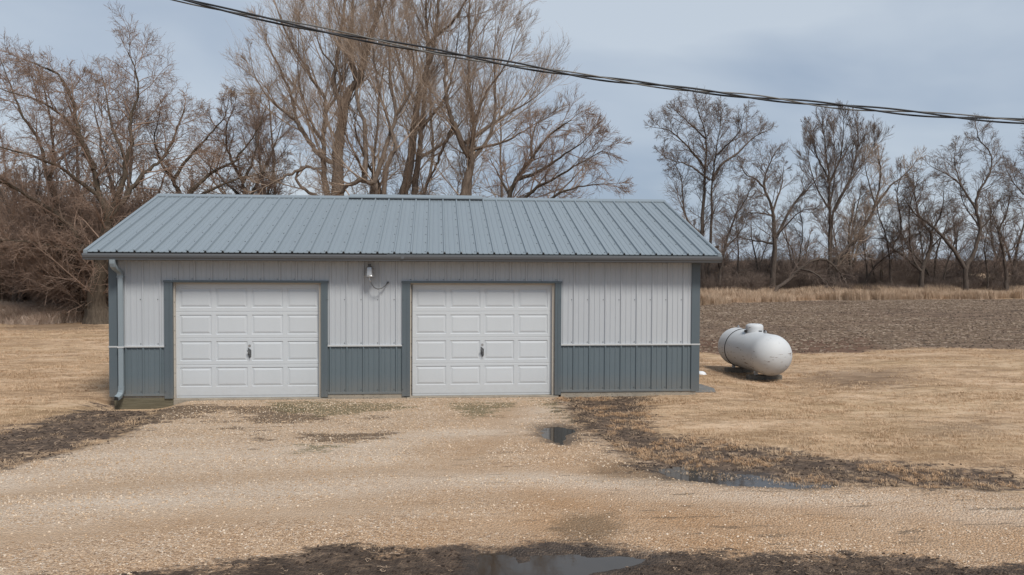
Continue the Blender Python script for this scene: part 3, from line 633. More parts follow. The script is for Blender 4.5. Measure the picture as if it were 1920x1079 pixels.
# overhead doors
def garage_door(x0, x1, label):
    zb, zt = -.062, 2.045; door = D.objects.new('garage_door', None); COL.objects.link(door); door.parent = garage
    base = Vector(((x0 + x1) / 2, .1, zb)); door.location = base - Vector((5.48, 3.66, -.1)); door['_w'] = list(base); door['label'] = label
    lines_ = [zb + .035, .5465, 1.0405, 1.532, zt]
    bx = [1.2037, 1.8495, 2.4964, 3.1402]; off = x0 - 1.135; cols = [(x + off, x + off + .5645) for x in bx]
    rows = [(.1425, .4976), (.6186, .981), (1.110, 1.4718), (1.6044, 1.9576)]
    y = .1
    def sub(mb, nm, m=M['door'], **k): return gbuild(mb, nm, m, door, **k)
    for i in range(4):
        z0, z1 = lines_[i] + .001, lines_[i + 1] - .001
        r0, r1 = rows[i]; mb = MB(((x0 + x1) / 2, y, (z0 + z1) / 2))
        bv = .006
        # stiles and rails, leaving four openings; lips roll back at the section joints
        def rect(xa, xb, za, zb_): mb.add([(xa, y, za), (xb, y, za), (xb, y, zb_), (xa, y, zb_)], [(0, 1, 2, 3)])
        rect(x0, x1, z0 + bv, r0); rect(x0, x1, r1, z1 - bv)
        xs = [x0] + [v for c in cols for v in c] + [x1]
        for a, b in zip(xs[0::2], xs[1::2]): rect(a, b, r0, r1)
        mb.add([(x0, y, z0 + bv), (x1, y, z0 + bv), (x1, y + .004, z0), (x0, y + .004, z0), (x1, y + .045, z0), (x0, y + .045, z0)], [(0, 3, 2, 1), (3, 5, 4, 2)])
        mb.add([(x0, y, z1 - bv), (x1, y, z1 - bv), (x1, y + .004, z1), (x0, y + .004, z1), (x1, y + .045, z1), (x0, y + .045, z1)], [(0, 1, 2, 3), (3, 2, 4, 5)])
        mb.add([(x0, y + .045, z0), (x1, y + .045, z0), (x1, y + .045, z1), (x0, y + .045, z1)], [(0, 3, 2, 1)])
        me_o = sub(mb, 'door_section')
        for c0, c1 in cols:
            pm = MB(((c0 + c1) / 2, y, (r0 + r1) / 2)); rings = [(0, 0), (.007, .011), (.018, .011), (.052, .001)]; V = []
            for ins, dp in rings:
                V += [(c0 + ins, y + dp, r0 + ins), (c1 - ins, y + dp, r0 + ins), (c1 - ins, y + dp, r1 - ins), (c0 + ins, y + dp, r1 - ins)]
            Fc = [(k * 4 + j, k * 4 + (j + 1) % 4, k * 4 + 4 + (j + 1) % 4, k * 4 + 4 + j) for k in range(3) for j in range(4)] + [(12, 13, 14, 15)]
            pm.add(V, Fc); sub(pm, 'door_panel')
    boxp = MB(((x0 + x1) / 2, y, zb)); boxp.box(x0, x1, y + .004, y + .045, zb, zb + .034); sub(boxp, 'bottom_seal', M['door'])
    # lock: round cylinder and a skewed T handle with a key-shaped drop
    cx = cols[1][1] + (cols[2][0] - cols[1][1]) / 2; lk = MB((cx, y, .9)); lk.tube([(cx, y + .001, .9), (cx, y - .006, .9)], .024, 14); sub(lk, 'lock_cylinder', M['galv'])
    h = MB((cx, y, .8)); 
    h.add([(cx - .028, y - .004, .865), (cx + .03, y - .004, .82), (cx + .03, y - .004, .70), (cx - .002, y - .004, .665), (cx - .028, y - .004, .74),
           (cx - .028, y - .012, .865), (cx + .03, y - .012, .82), (cx + .03, y - .012, .70), (cx - .002, y - .012, .665), (cx - .028, y - .012, .74)],
          [(0, 1, 2, 3, 4), (5, 6, 7, 8, 9)] + [(i, (i + 1) % 5, (i + 1) % 5 + 5, i + 5) for i in range(5)])
    h.tube([(cx, y - .01, .79), (cx + .004, y - .05, .785)], .009, 8)
    h.tube([(cx - .03, y - .05, .815), (cx + .012, y - .054, .755), (cx + .02, y - .05, .7)], [.012, .011, .007], 8)
    sub(h, 'lock_handle', M['pipe'])
    return door
garage_door(1.135, 3.775, 'left overhead door nearest the downspout')
garage_door(5.452, 8.10, 'right overhead door beside the blank wall')
# dark interior shell and other walls
boxpart('side_wall', M['white'], .0, .03, .17, GW, 0, 2.6, bevel=0); boxpart('side_wall', M['white'], GL - .03, GL, .17, GW, 0, 2.6, bevel=0); boxpart('rear_wall', M['white'], .03, GL - .03, GW - .03, GW, 0, 2.6, bevel=0)
for x in (.0, GL - .03):
    mb = MB((x, 3.66, 2.6)); mb.extr([(0.02, 2.602), (GW - .02, 2.602), (3.66, 3.84)], x + .001, x + .029, 0); gbuild(mb, 'gable', M['white'])
# foundation: weathered board at the left, concrete sills elsewhere
boxpart('skirt_board', M['wood'], .075, 1.12, -.012, .05, -.26, -.045); 
boxpart('sill', M['concrete'], .0, 1.12, .0, .2, -.0445, -.006)
boxpart('door_threshold', M['concrete'], 1.122, 3.95, -.035, .3, -.3, -.066)
boxpart('sill', M['concrete'], 3.895, 5.30, -.015, .2, -.065, -.006); boxpart('sill', M['concrete'], 3.951, 5.35, -.02, .3, -.3, -.066)
boxpart('door_threshold', M['concrete'], 5.351, 8.22, -.035, .3, -.3, -.066)
boxpart('sill', M['concrete'], 8.27, 10.9, -.012, .2, -.2, -.006)
# roof
OV = .29; EY, EZ = -.335, 2.625; RY = 3.66; SL = (3.93 - EZ) / (RY - EY); PHR = 3.915
nrm = Vector((0, -SL, 1)).normalized()
rs = MB((5.48, 0, 3))
def roofpanel(x0, x1, back=False):
    pr = ribprof(x0, x1, PHR, H=.034, mj=(.024, .011), hm=.007); n = len(pr); mb = MB((x0, EY if not back else 2 * RY - EY, EZ)); V = []
    for y in (EY, RY):
        z = EZ + (y - EY) * SL
        for x, h in pr:
            q = Vector((x, y, z)) + nrm * h; V.append((q.x, q.y if not back else 2 * RY - q.y, q.z))
    V += [(p[0], p[1], p[2] - .012) for p in V]
    m_ = 2 * n
    Fc = [(i, i + 1, n + i + 1, n + i) for i in range(n - 1)] + [(m_ + i, m_ + n + i, m_ + n + i + 1, m_ + i + 1) for i in range(n - 1)]
    Fc += [(i, m_ + i, m_ + i + 1, i + 1) for i in range(n - 1)] + [(0, n, m_ + n, m_), (n - 1, m_ + n - 1, m_ + 2 * n - 1, 2 * n - 1)]
    mb.add(V, Fc); return mb
cuts = [-OV] + [PHR + .9144 * k + .03 for k in range(-4, 9)]; cuts = [c for c in cuts if c < GL + OV - .2] + [GL + OV]; cuts = sorted(cuts)
for a, b in zip(cuts[:-1], cuts[1:]):
    gbuild(roofpanel(a, b), 'roof_panel', M['roof']); gbuild(roofpanel(a, b, True), 'roof_panel', M['roof'])
k = 0
for kk in range(-14, 25):
    x = PHR + .3048 * kk - .05
    if -OV + .03 < x < GL + OV - .03:
        for j in range(8):
            y = -.25 + j * .54; screw(rs, x, y, EZ + (y - EY) * SL + .001, .0125, nrm)
tag(gbuild(rs, 'roof_screws', M['screw']), kind='stuff')
# ridge: two flat caps and a raised ridge vent between them
def cap(x0, x1, h, wd, name):
    mb = MB((x0, RY, 3.93)); z = 3.93 + h; p = [(RY - wd, z - wd * SL - .005), (RY - wd, z - wd * SL + .02), (RY, z + .03), (RY + wd, z - wd * SL + .02), (RY + wd, z - wd * SL - .005), (RY, z + .012)]
    mb.extr(p, x0, x1, 0); return gbuild(mb, name, M['roof'])
cap(-OV - .02, 3.93, .012, .15, 'ridge_cap'); cap(6.96, GL + OV + .02, .012, .15, 'ridge_cap')
cap(3.9305, 6.9595, .052, .19, 'ridge_vent')
mb = MB((5.4, RY, 3.9)); mb.box(3.95, 6.94, RY - .15, RY + .15, 3.885, 3.945); gbuild(mb, 'vent_baffle', M['gutter'])
# gable rake trim
for x0, x1 in ((-OV - .022, -OV + .045), (GL + OV - .045, GL + OV + .022)):
    for sg in (1, -1):
        mb = MB((x0, RY, 3.9)); V = []
        for y in (EY - .005, RY - .151):
            z = EZ + (y - EY) * SL; yy = y if sg > 0 else 2 * RY - y
            V += [(x0, yy, z - .10), (x1, yy, z - .10), (x1, yy, z + .027), (x0, yy, z + .027)]
        mb.add(V, [(0, 1, 2, 3), (4, 7, 6, 5), (0, 4, 5, 1), (1, 5, 6, 2), (2, 6, 7, 3), (3, 7, 4, 0)]); gbuild(mb, 'rake_trim', M['roof'])
# fascia, soffit, gutters
boxpart('fascia', M['gutter'], -OV, GL + OV, -.312, -.29, 2.47, 2.60); boxpart('soffit', M['soffit'], -OV, GL + OV, -.29, -.0, 2.472, 2.484)
boxpart('soffit', M['soffit'], -OV, -.001, .001, GW, 2.472, 2.484); boxpart('soffit', M['soffit'], GL + .001, GL + OV, .001, GW, 2.472, 2.484)
gp = [(-.314, 2.585), (-.314, 2.480), (-.372, 2.480), (-.378, 2.505), (-.398, 2.525), (-.41, 2.56), (-.41, 2.592), (-.392, 2.592), (-.392, 2.582), (-.404, 2.582), (-.403, 2.56), (-.392, 2.53), (-.373, 2.51), (-.367, 2.486), (-.320, 2.486), (-.320, 2.585)]
for a, b in ((-OV - .02, 5.287), (5.289, GL + OV + .02)):
    mb = MB((a, -.36, 2.5)); mb.extr(gp, a, b, 0); gbuild(mb, 'gutter', M['gutter'])
for x in (-OV - .021, GL + OV + .0195):
    mb = MB((x, -.36, 2.5)); mb.extr([(-.3135, 2.5855), (-.3135, 2.4795), (-.3725, 2.4795), (-.3985, 2.5245), (-.4105, 2.56), (-.4105, 2.5925)], x, x + .0015, 0); gbuild(mb, 'gutter_end_cap', M['gutter'])
boxpart('gutter_lip', M['downspout'], 5.0, GL + OV, -.4135, -.389, 2.5925, 2.597)
boxpart('gutter_joint', M['gutter'], 5.26, 5.315, -.4135, -.4105, 2.52, 2.592)
# black fill: shade painted into the openings under each rib at the eave
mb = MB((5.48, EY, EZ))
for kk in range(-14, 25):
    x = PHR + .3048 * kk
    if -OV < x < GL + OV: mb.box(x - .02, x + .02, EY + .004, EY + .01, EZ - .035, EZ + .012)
mb.box(-OV + .05, GL + OV - .05, EY + .011, EY + .015, EZ - .06, EZ - .005)  # the same painted shade along the gap below the roof sheets
gbuild(mb, 'rib_opening_shade', M['void'])
# downspout: outlet, offset elbow, straight run, kick-out elbow, bands
def rectduct(P, wx, wy):
    mb = MB(tuple(P[0])); V = []
    for i, p in enumerate(P):
        p = Vector(p); a = Vector(P[max(i - 1, 0)]); b = Vector(P[min(i + 1, len(P) - 1)]); t = (b - a).normalized()
        v = t.cross(Vector((1, 0, 0))); v = v.normalized() if v.length > .2 else Vector((0, 1, 0)); u = v.cross(t).normalized()
        c = .012
        for s, q in ((wx / 2 - c, wy / 2), (wx / 2, wy / 2 - c), (wx / 2, -wy / 2 + c), (wx / 2 - c, -wy / 2), (-wx / 2 + c, -wy / 2), (-wx / 2, -wy / 2 + c), (-wx / 2, wy / 2 - c), (-wx / 2 + c, wy / 2)):
            V.append(p + u * s + v * q)
    n = 8; Fc = [(i * n + j, i * n + (j + 1) % n, (i + 1) * n + (j + 1) % n, (i + 1) * n + j) for i in range(len(P) - 1) for j in range(n)] + [tuple(range(n)), tuple(range((len(P) - 1) * n, len(P) * n))]
    mb.add(V, Fc); return mb
gbuild(rectduct([(.19, -.36, 2.482), (.19, -.355, 2.42), (.192, -.335, 2.375), (.2, -.27, 2.33), (.212, -.15, 2.285), (.222, -.10, 2.25), (.224, -.085, 2.2), (.224, -.083, 2.16)], .098, .075), 'downspout_elbow', M['downspout'])
gbuild(rectduct([(.224, -.083, 2.163), (.224, -.083, .16)], .09, .068), 'downspout', M['downspout'])
gbuild(rectduct([(.224, -.083, .19), (.223, -.083, .12), (.218, -.092, .07), (.205, -.125, .025), (.19, -.17, .0), (.18, -.2, -.012)], .1, .075), 'downspout_elbow', M['downspout'])
for z in (.9, 2.17): boxpart('downspout_band', M['whitetrim'] if z < 1 else M['downspout'], .168, .281, -.122, -.03, z - .014, z + .014)
mb = MB((.18, -.2, 0)); mb.box(.145, .215, -.212, -.205, -.045, .02); gbuild(mb, 'downspout_mouth', M['void'])  # black plate painted as the shaded inside of the outlet
# side stoop
sto = MB((11.5, .9, -.1)); sto.add([(10.99, .3, -.3), (11.4, .28, -.3), (11.55, .8, -.3), (11.45, 1.4, -.3), (10.99, 1.45, -.3), (10.99, .3, -.072), (11.4, .28, -.076), (11.55, .8, -.08), (11.45, 1.4, -.076), (10.99, 1.45, -.072)],
        [(4, 3, 2, 1, 0), (5, 6, 7, 8, 9)] + [(i, (i + 1) % 5, (i + 1) % 5 + 5, i + 5) for i in range(5)])
o = sto.build('concrete_slab', M['slab']); tag(o, 'low grey concrete slab on the ground at the right garage corner', 'slab')

# yard light between the doors
yl = tag(empty('yard_light', (4.674, 0, 2.3)), 'silver ribbed yard light on white siding between the two doors', 'lamp')
def ybuild(mb, name, m, smooth=False):
    o = mb.build(name, m, None, smooth); o.parent = yl; o.location = Vector(mb.o) - Vector((4.674, 0, 2.3)); return o
cx, cy = 4.674, -.15
mb = MB((cx, cy, 2.3)); n = 24; V = []; prof = [(.042, 2.375), (.066, 2.362), (.074, 2.33), (.079, 2.27), (.084, 2.215), (.1, 2.198), (.1, 2.19), (.08, 2.19), (.03, 2.195)]
for j, (r, z) in enumerate(prof):
    for i in range(n):
        rr = r * (1 + (.07 if (i % 4 == 0 and 1 <= j <= 4) else 0)); V.append((cx + rr * math.cos(2 * math.pi * i / n), cy + rr * math.sin(2 * math.pi * i / n), z))
mb.add(V, [(j * n + i, j * n + (i + 1) % n, (j + 1) * n + (i + 1) % n, (j + 1) * n + i) for j in range(len(prof) - 1) for i in range(n)] + [tuple(range(n)), tuple(range((len(prof) - 1) * n, len(prof) * n))])
ybuild(mb, 'lamp_housing', M['galv'])
mb = MB((cx, cy, 2.4)); mb.tube([(cx, cy, 2.372), (cx, cy, 2.385), (cx, cy, 2.3851), (cx, cy, 2.41), (cx, cy, 2.4101), (cx, cy, 2.425)], [.04, .04, .028, .028, .034, .03], 16); ybuild(mb, 'photocell', M['pipe'])
mb = MB((cx, cy, 2.15)); mb.tube([(cx, cy, 2.2), (cx, cy, 2.165), (cx - .002, cy, 2.1649), (cx, cy, 2.13), (cx + .012, cy, 2.11), (cx + .022, cy, 2.09)], [.026, .026, .019, .022, .024, .016], 12); ybuild(mb, 'lamp_socket', M['galv'])
mb = MB((cx, cy, 2.25)); mb.box(cx - .015, cx + .015, cy + .06, -.015, 2.22, 2.25); mb.box(cx - .035, cx + .035, -.024, -.015, 2.17, 2.30); ybuild(mb, 'wall_bracket', M['galv'])
mb = MB((cx, cy, 2.0)); pp = [(cx + .022, cy, 2.10), (cx + .045, cy, 2.04), (cx + .085, cy + .01, 1.985), (cx + .15, cy + .02, 1.962), (cx + .22, cy + .05, 1.975), (cx + .28, cy + .09, 2.02), (cx + .322, cy + .125, 2.075), (cx + .335, -.012, 2.085)]
mb.tube(pp, .0105, 8); mb.tube([pp[-2], (pp[-2][0] + .012, -.015, pp[-2][2] + .012)], .018, 8); ybuild(mb, 'conduit', M['pipe'], True)

# ------------------------------------------------------------------ propane tank
TZ = .385; tx0, ty0, tx1, ty1 = 13.50, 2.66, 13.46, 4.70; R = .47
tank = tag(empty('propane_tank', (13.48, 3.68, -.2)), 'white horizontal propane tank on concrete blocks in the dry grass', 'propane tank')
ang = math.atan2(tx1 - tx0, ty1 - ty0)
def tbuild(mb, name, m, smooth=True, **k):
    o = mb.build(name, m, None, smooth, **k); o.parent = tank; o.location = Vector(mb.o) - Vector((0, 0, 0)) ; return o
tank.rotation_euler = (0, 0, -ang)      # local: y along the tank, z=.585 axis
HZ = TZ + .2; HL = 1.04
prof = []
for i in range(13):
    a = math.pi / 2 * i / 12; prof.append((-HL - .40 * math.cos(a), R * math.sin(a)))
prof += [(-HL + .001, R), (-.3, R), (.3, R), (HL - .001, R)]
for i in range(13):
    a = math.pi / 2 * (1 - i / 12); prof.append((HL + .40 * math.cos(a), R * math.sin(a)))
n = 48; V = []; Fc = []
for y, r in prof:
    for i in range(n): V.append((max(r, .0005) * math.cos(2 * math.pi * i / n), y, HZ + max(r, .0005) * math.sin(2 * math.pi * i / n)))
for j in range(len(prof) - 1):
    for i in range(n): Fc.append((j * n + i, j * n + (i + 1) % n, (j + 1) * n + (i + 1) % n, (j + 1) * n + i))
mb = MB((0, 0, HZ)); mb.add(V, Fc); tbuild(mb, 'shell', M['tank'], 'all')
for y in (-HL, HL):
    mb = MB((0, y, HZ)); P_ = [(R * 1.003 * math.cos(a), y, HZ + R * 1.003 * math.sin(a)) for a in np.linspace(0, 2 * math.pi, 60)]; V = []
    for yy, rr in ((y - .012, R), (y, R + .004), (y + .012, R)):
        V += [(rr * math.cos(a), yy, HZ + rr * math.sin(a)) for a in np.linspace(0, 2 * math.pi, 60, endpoint=False)]
    mb.add(V, [(j * 60 + i, j * 60 + (i + 1) % 60, (j + 1) * 60 + (i + 1) % 60, (j + 1) * 60 + i) for j in range(2) for i in range(60)]); tbuild(mb, 'weld_seam', M['tank'])
dy = -.07
mb = MB((0, dy, HZ + .5)); prof = [(.205, .40), (.205, .56), (.2, .60), (.175, .63), (.13, .645), (.0005, .65)]; V = []; n = 32
for r, z in prof:
    V += [(r * math.cos(2 * math.pi * i / n), dy + r * math.sin(2 * math.pi * i / n), HZ + z) for i in range(n)]
mb.add(V, [(j * n + i, j * n + (i + 1) % n, (j + 1) * n + (i + 1) % n, (j + 1) * n + i) for j in range(len(prof) - 1) for i in range(n)]); tbuild(mb, 'valve_dome', M['tank'])
for s in (-1, 1):
    mb = MB((s * .215, dy, HZ + .5)); x0, x1 = sorted((s * .2, s * .235)); mb.box(x0, x1, dy - .05, dy + .05, HZ + .44, HZ + .5); tbuild(mb, 'dome_hinge', M['dark'], False)
mb = MB((.03, dy - .2, HZ + .5)); mb.box(.02, .1, dy - .2065, dy - .2005, HZ + .465, HZ + .5); tbuild(mb, 'data_plate', M['pipe'], False)
mb = MB((0, .62, HZ)); P_ = [((R + .008) * math.cos(a), .62 - .05 * math.sin(a), HZ + (R + .008) * math.sin(a)) for a in np.linspace(math.radians(62), math.radians(275), 40)]; mb.tube(P_, .0085, 6); tbuild(mb, 'gas_hose', M['dark'])
for y in (-.72, .95):
    mb = MB((0, y, HZ + R)); mb.tube([(0, y - .05, HZ + R - .01), (0, y - .035, HZ + R + .04), (0, y, HZ + R + .055), (0, y + .035, HZ + R + .04), (0, y + .05, HZ + R - .01)], .014, 8); tbuild(mb, 'lifting_lug', M['galv'])
for y in (-.66, .72):
    for x in (-.2, .2):
        mb = MB((x, y, HZ - R)); mb.box(x - .035, x + .035, y - .03, y + .03, .085, HZ - R + .06); tbuild(mb, 'leg', M['tank'], False)
    for s in (-1, 1):
        mb = MB((s * .2, y, .04)); x0, x1 = sorted((s * .003, s * .40)); mb.box(x0, x1, y - .1, y + .1, -.08, .084); tbuild(mb, 'support_block', M['block'], False, bevel=.006)
# snow remnants
def snow(px, py, w_, d_, seed, label):
    c = gnd(px, py); r = np.random.default_rng(seed); n = 14; z = float(zat(c[:2])[0]); V = []
    for ring, (s, h) in enumerate(((1, -.03), (.8, .035), (.4, .06))):
        for i in range(n):
            a = 2 * math.pi * i / n; q = s * (.75 + .4 * r.random()); V.append((c[0] + w_ / 2 * q * math.cos(a), c[1] + d_ / 2 * q * math.sin(a), z + h))
    V.append((c[0], c[1], z + .06)); Fc = [(j * n + i, j * n + (i + 1) % n, (j + 1) * n + (i + 1) % n, (j + 1) * n + i) for j in range(2) for i in range(n)] + [(2 * n + i, 2 * n + (i + 1) % n, 3 * n) for i in range(n)]
    mb = MB((c[0], c[1], z)); mb.add(V, Fc); tag(mb.build('snow_patch', M['snow'], smooth='all'), label, 'snow')
snow(1314, 699, .3, .3, 1, 'tiny white snow lump in the grass at the garage corner')
snow(1345, 568, 1.9, 1.1, 2, 'long thin strip of old snow at the field edge')
snow(1348, 561, .5, .6, 3, 'small snow patch among the dry grass behind the longer strip')
snow(1494, 562, .7, .6, 4, 'small isolated snow patch at the far grass strip')

# ------------------------------------------------------------------ trees
def norm(v): return v / np.maximum(np.linalg.norm(v, axis=-1, keepdims=True), 1e-9)
def tubes(P, R_, k):
    """P (N,n,3) R (N,n) -> verts, quads"""
    Nn, n = P.shape[:2]; T = norm(np.gradient(P, axis=1))
    ref = norm(np.random.default_rng(3).normal(size=(Nn, 1, 3))) * np.ones((1, n, 1)); A = norm(np.cross(T, ref)); B = np.cross(T, A)
    th = np.arange(k) * 2 * math.pi / k
    V = P[:, :, None] + R_[:, :, None, None] * (A[:, :, None] * np.cos(th)[None, None, :, None] + B[:, :, None] * np.sin(th)[None, None, :, None])
    b = (np.arange(Nn)[:, None, None] * n + np.arange(n - 1)[None, :, None]) * k; j = np.arange(k)[None, None, :]; j2 = (j + 1) % k
    Q = np.stack([b + j, b + j2, b + k + j2, b + k + j], -1).reshape(-1, 4)
    return V.reshape(-1, 3), Q
def grow(S, Dr, Ln, r0, r1, nseg, wander, tro, r):
    P = np.zeros((len(S), nseg + 1, 3)); P[:, 0] = S; d = Dr.copy()
    for i in range(nseg):
        d = norm(d + r.normal(0, wander, d.shape) + np.asarray(tro)); P[:, i + 1] = P[:, i] + d * (Ln / nseg)[:, None]
    t = np.linspace(0, 1, nseg + 1)[None]
    return P, r0[:, None] * (1 - t) + r1[:, None] * t
def spawn(P, R_, m, tmin, ang, rf, r, bias=None, tmax=1.):
    Nn, n = P.shape[:2]; t = (tmin + (tmax - tmin) * (np.arange(m)[None] + r.random((Nn, m))) / m) * (n - 1)
    i = np.minimum(t.astype(int), n - 2); f = (t - i)[..., None]; a = np.arange(Nn)[:, None]
    S = P[a, i] * (1 - f) + P[a, i + 1] * f; Rr = R_[a, i] * (1 - f[..., 0]) + R_[a, i + 1] * f[..., 0]; T = norm(P[a, i + 1] - P[a, i])
    rv = r.normal(size=T.shape)
    if bias is not None: rv = rv + np.asarray(bias)
    pp = norm(rv - (rv * T).sum(-1, keepdims=True) * T); an = np.radians(r.normal(ang, 9, (Nn, m)))[..., None]
    Dr = T * np.cos(an) + pp * np.sin(an)
    return S.reshape(-1, 3), norm(Dr.reshape(-1, 3)), (Rr * rf).reshape(-1), (t / (n - 1)).reshape(-1)
def merge(parts):
    V = []; Q = []; o = 0
    for v, q in parts: V.append(v); Q.append(q + o); o += len(v)
    return np.concatenate(V), np.concatenate(Q)
def crown(limbs, r, dens=1.5, l1=.38, tro=(0, 0, .05), tro2=None, m=(8, 7, 2), rmin=.0052, ang=42, tmin=.25, wander=.13, tw=1., l1max=4., rcap=.034):
    """limbs: list of (P(n,3), R(n)). Grows four orders of branches."""
    tro2 = tro if tro2 is None else tro2; parts = []
    S = []; Dr = []; Rr = []; Ln = []
    for P, R_ in limbs:
        ln = np.linalg.norm(np.diff(P, axis=0), axis=1).sum(); k = max(3, int(ln * dens)); a, b, c, t = spawn(P[None], R_[None], k, tmin, ang, .55, r)
        S.append(a); Dr.append(b); Rr.append(np.minimum(c, rcap)); Ln.append(np.minimum(ln * l1, l1max) * (1.15 - .65 * t) * r.uniform(.55, 1.2, len(t)))
        # leader continues past the limb's tip
        S.append(P[-1:]); Dr.append(norm(P[-1:] - P[-2:-1])); Rr.append(R_[-1:]); Ln.append(np.array([min(ln * l1, l1max) * .4]))
    S, Dr, Rr, Ln = map(np.concatenate, (S, Dr, Rr, Ln))
    P1, R1 = grow(S, Dr, Ln, np.maximum(Rr, rmin * 2.2), np.full(len(Rr), rmin * 1.3), 6, wander, tro, r); parts.append(tubes(P1, R1, 5))
    a, b, c, t = spawn(P1, R1, m[0], .12, ang - 4, .6, r); L2 = np.repeat(Ln, m[0]) * (1.05 - .6 * t) * r.uniform(.38, .8, len(t))
    P2, R2 = grow(a, b, L2, np.maximum(c, rmin * 1.5), np.full(len(c), rmin), 4, wander * 1.1, tro, r); parts.append(tubes(P2, R2, 3))
    a, b, c, t = spawn(P2, R2, m[1], .12, ang - 9, .65, r); L3 = np.repeat(L2, m[1]) * (1.05 - .5 * t) * r.uniform(.4, .85, len(t)) * tw
    P3, R3 = grow(a, b, L3, np.maximum(c * .8, rmin), np.full(len(c), rmin * .75), 2, wander * 1.2, tro2, r); parts.append(tubes(P3, R3, 3))
    if m[2]:
        a, b, c, t = spawn(P3, R3, m[2], .2, ang - 12, .7, r); L4 = np.repeat(L3, m[2]) * r.uniform(.4, .85, len(t)) * tw
        P4, R4 = grow(a, b, L4, np.full(len(c), rmin * .85), np.full(len(c), rmin * .5), 1, wander * 1.2, tro2, r); parts.append(tubes(P4, R4, 3))
    return merge(parts)
def spline(P, R_, per=4, wig=0., r=None):
    P = np.asarray(P, float); R_ = np.asarray(R_, float); n = len(P); out = []; ro = []
    if n == 2: ext = np.vstack([2 * P[0] - P[1], P, 2 * P[1] - P[0]])
    else: ext = np.vstack([2 * P[0] - P[1], P, 2 * P[-1] - P[-2]])
    for i in range(n - 1):
        p0, p1, p2, p3 = ext[i:i + 4]
        for j in range(per):
            t = j / per; out.append(.5 * ((2 * p1) + (-p0 + p2) * t + (2 * p0 - 5 * p1 + 4 * p2 - p3) * t * t + (-p0 + 3 * p1 - 3 * p2 + p3) * t ** 3)); ro.append(R_[i] * (1 - t) + R_[i + 1] * t)
    out.append(P[-1]); ro.append(R_[-1]); out = np.array(out); ro = np.array(ro)
    if wig and r is not None:
        w_ = r.normal(0, 1, out.shape) * np.minimum(wig, ro[:, None] * .5); w_[0] = 0; out = out + w_
    return out, ro
def tree(name, label, cat, Y, limbs, seed, mats, spread=3., group=None, trunk_names=1, flare=1.5, **kw):
    """limbs: list of (points in survey pixels, width at start px, width at end px); first ones are trunks"""
    r = np.random.default_rng(seed); done = []; L3 = []; allpx = []
    root = None
    for li, (pp, w0, w1) in enumerate(limbs):
        pp = np.array(pp, float); off0 = 0.
        if li >= trunk_names and allpx:
            c = np.vstack(allpx); k = np.argmin(np.hypot(c[:, 0] - pp[0, 0], c[:, 1] - pp[0, 1])); off0 = c[k, 2]; pp[0] = (pp[0] * .3 + c[k, :2] * .7)
        n = len(pp); s = np.concatenate([[0], np.cumsum(np.hypot(*np.diff(pp, axis=0).T))]); s /= s[-1]
        end = r.uniform(-spread, spread) if li >= trunk_names else r.uniform(-.3, .3) * spread
        off = off0 + end * s ** 1.2
        W = np.array([atY(q[0], q[1], Y + o_) for q, o_ in zip(pp, off)]); dep = np.abs(W[:, 1] - CAM[1]); wr = (w1 * .6 + (w0 - w1 * .6) * (1 - s) ** 1.15) * .9 * dep / F / 2
        allpx.append(np.column_stack([pp, off]))
        if li < trunk_names:
            zb = float(zat(W[0, :2])[0]) - .15
            if W[0, 2] > zb + .3: W = np.vstack([[W[0, 0], W[0, 1], zb], W]); wr = np.concatenate([[wr[0] * 1.15], wr])
            wr = wr.copy(); wr[0] *= flare if W[1][2] < 1.5 else 1.05
        P, R_ = spline(W, wr, 5, .025, r); done.append((P, R_, li))
        if root is None: root = tag(empty(name, tuple(P[0])), label, cat, group); org = P[0].copy()
    for P, R_, li in done:
        k = 12 if R_[0] > .12 else 8
        V, Q = tubes(P[None] - org, R_[None], k)
        if R_[0] > .12: V = V + (r.normal(0, 1, V.shape) * .012)
        me = npmesh('trunk' if li < trunk_names else 'limb', V, Q, True); link('trunk' if li < trunk_names else 'limb', me, mats[0], root)
    V, Q = crown([(P, R_) for P, R_, li in done], r, **kw)
    o = link('crown', npmesh('crown', V - org, Q, True), mats[1], root); o['kind'] = 'stuff'
    return root
MA = (M['bark'], M['twig_a']); MM = (M['bark_m'], M['twig_m']); MR = (M['bark_r'], M['twig_r'])
# --- left wood edge
tree('hackberry_tree', 'wide brown bare tree with thick flared trunk beside the garage downspout', 'tree', 20, [
    ([(186, 612), (180, 570), (186, 520), (196, 460), (204, 409), (188, 372), (177, 318)], 44, 13),
    ([(177, 318), (156, 275), (145, 237), (134, 184), (107, 141), (60, 118)], 12, 3),
    ([(204, 409), (231, 340), (237, 302), (247, 264), (245, 221), (258, 178), (253, 130), (240, 100)], 13, 2),
    ([(204, 409), (240, 365), (269, 329), (301, 302), (330, 250), (345, 205)], 12, 3),
    ([(196, 470), (145, 463), (140, 436), (107, 404), (43, 361), (-10, 330)], 13, 5),
    ([(177, 318), (134, 237), (80, 194), (0, 167)], 9, 3), ([(188, 372), (120, 320), (50, 290), (-30, 270)], 9, 3),
    ([(237, 302), (210, 240), (200, 180), (190, 140)], 8, 2), ([(190, 480), (130, 470), (60, 455), (-20, 450)], 6, 2), ([(188, 520), (220, 500), (245, 480), (262, 440), (268, 400)], 9, 3)],
    11, MA, spread=3.5, dens=2.6, tro=(-.01, 0, .03), tro2=(0, 0, .0), m=(8, 7, 2), ang=48, l1=.42, rmin=.0055, tmin=.2, wander=.1, l1max=3.3)
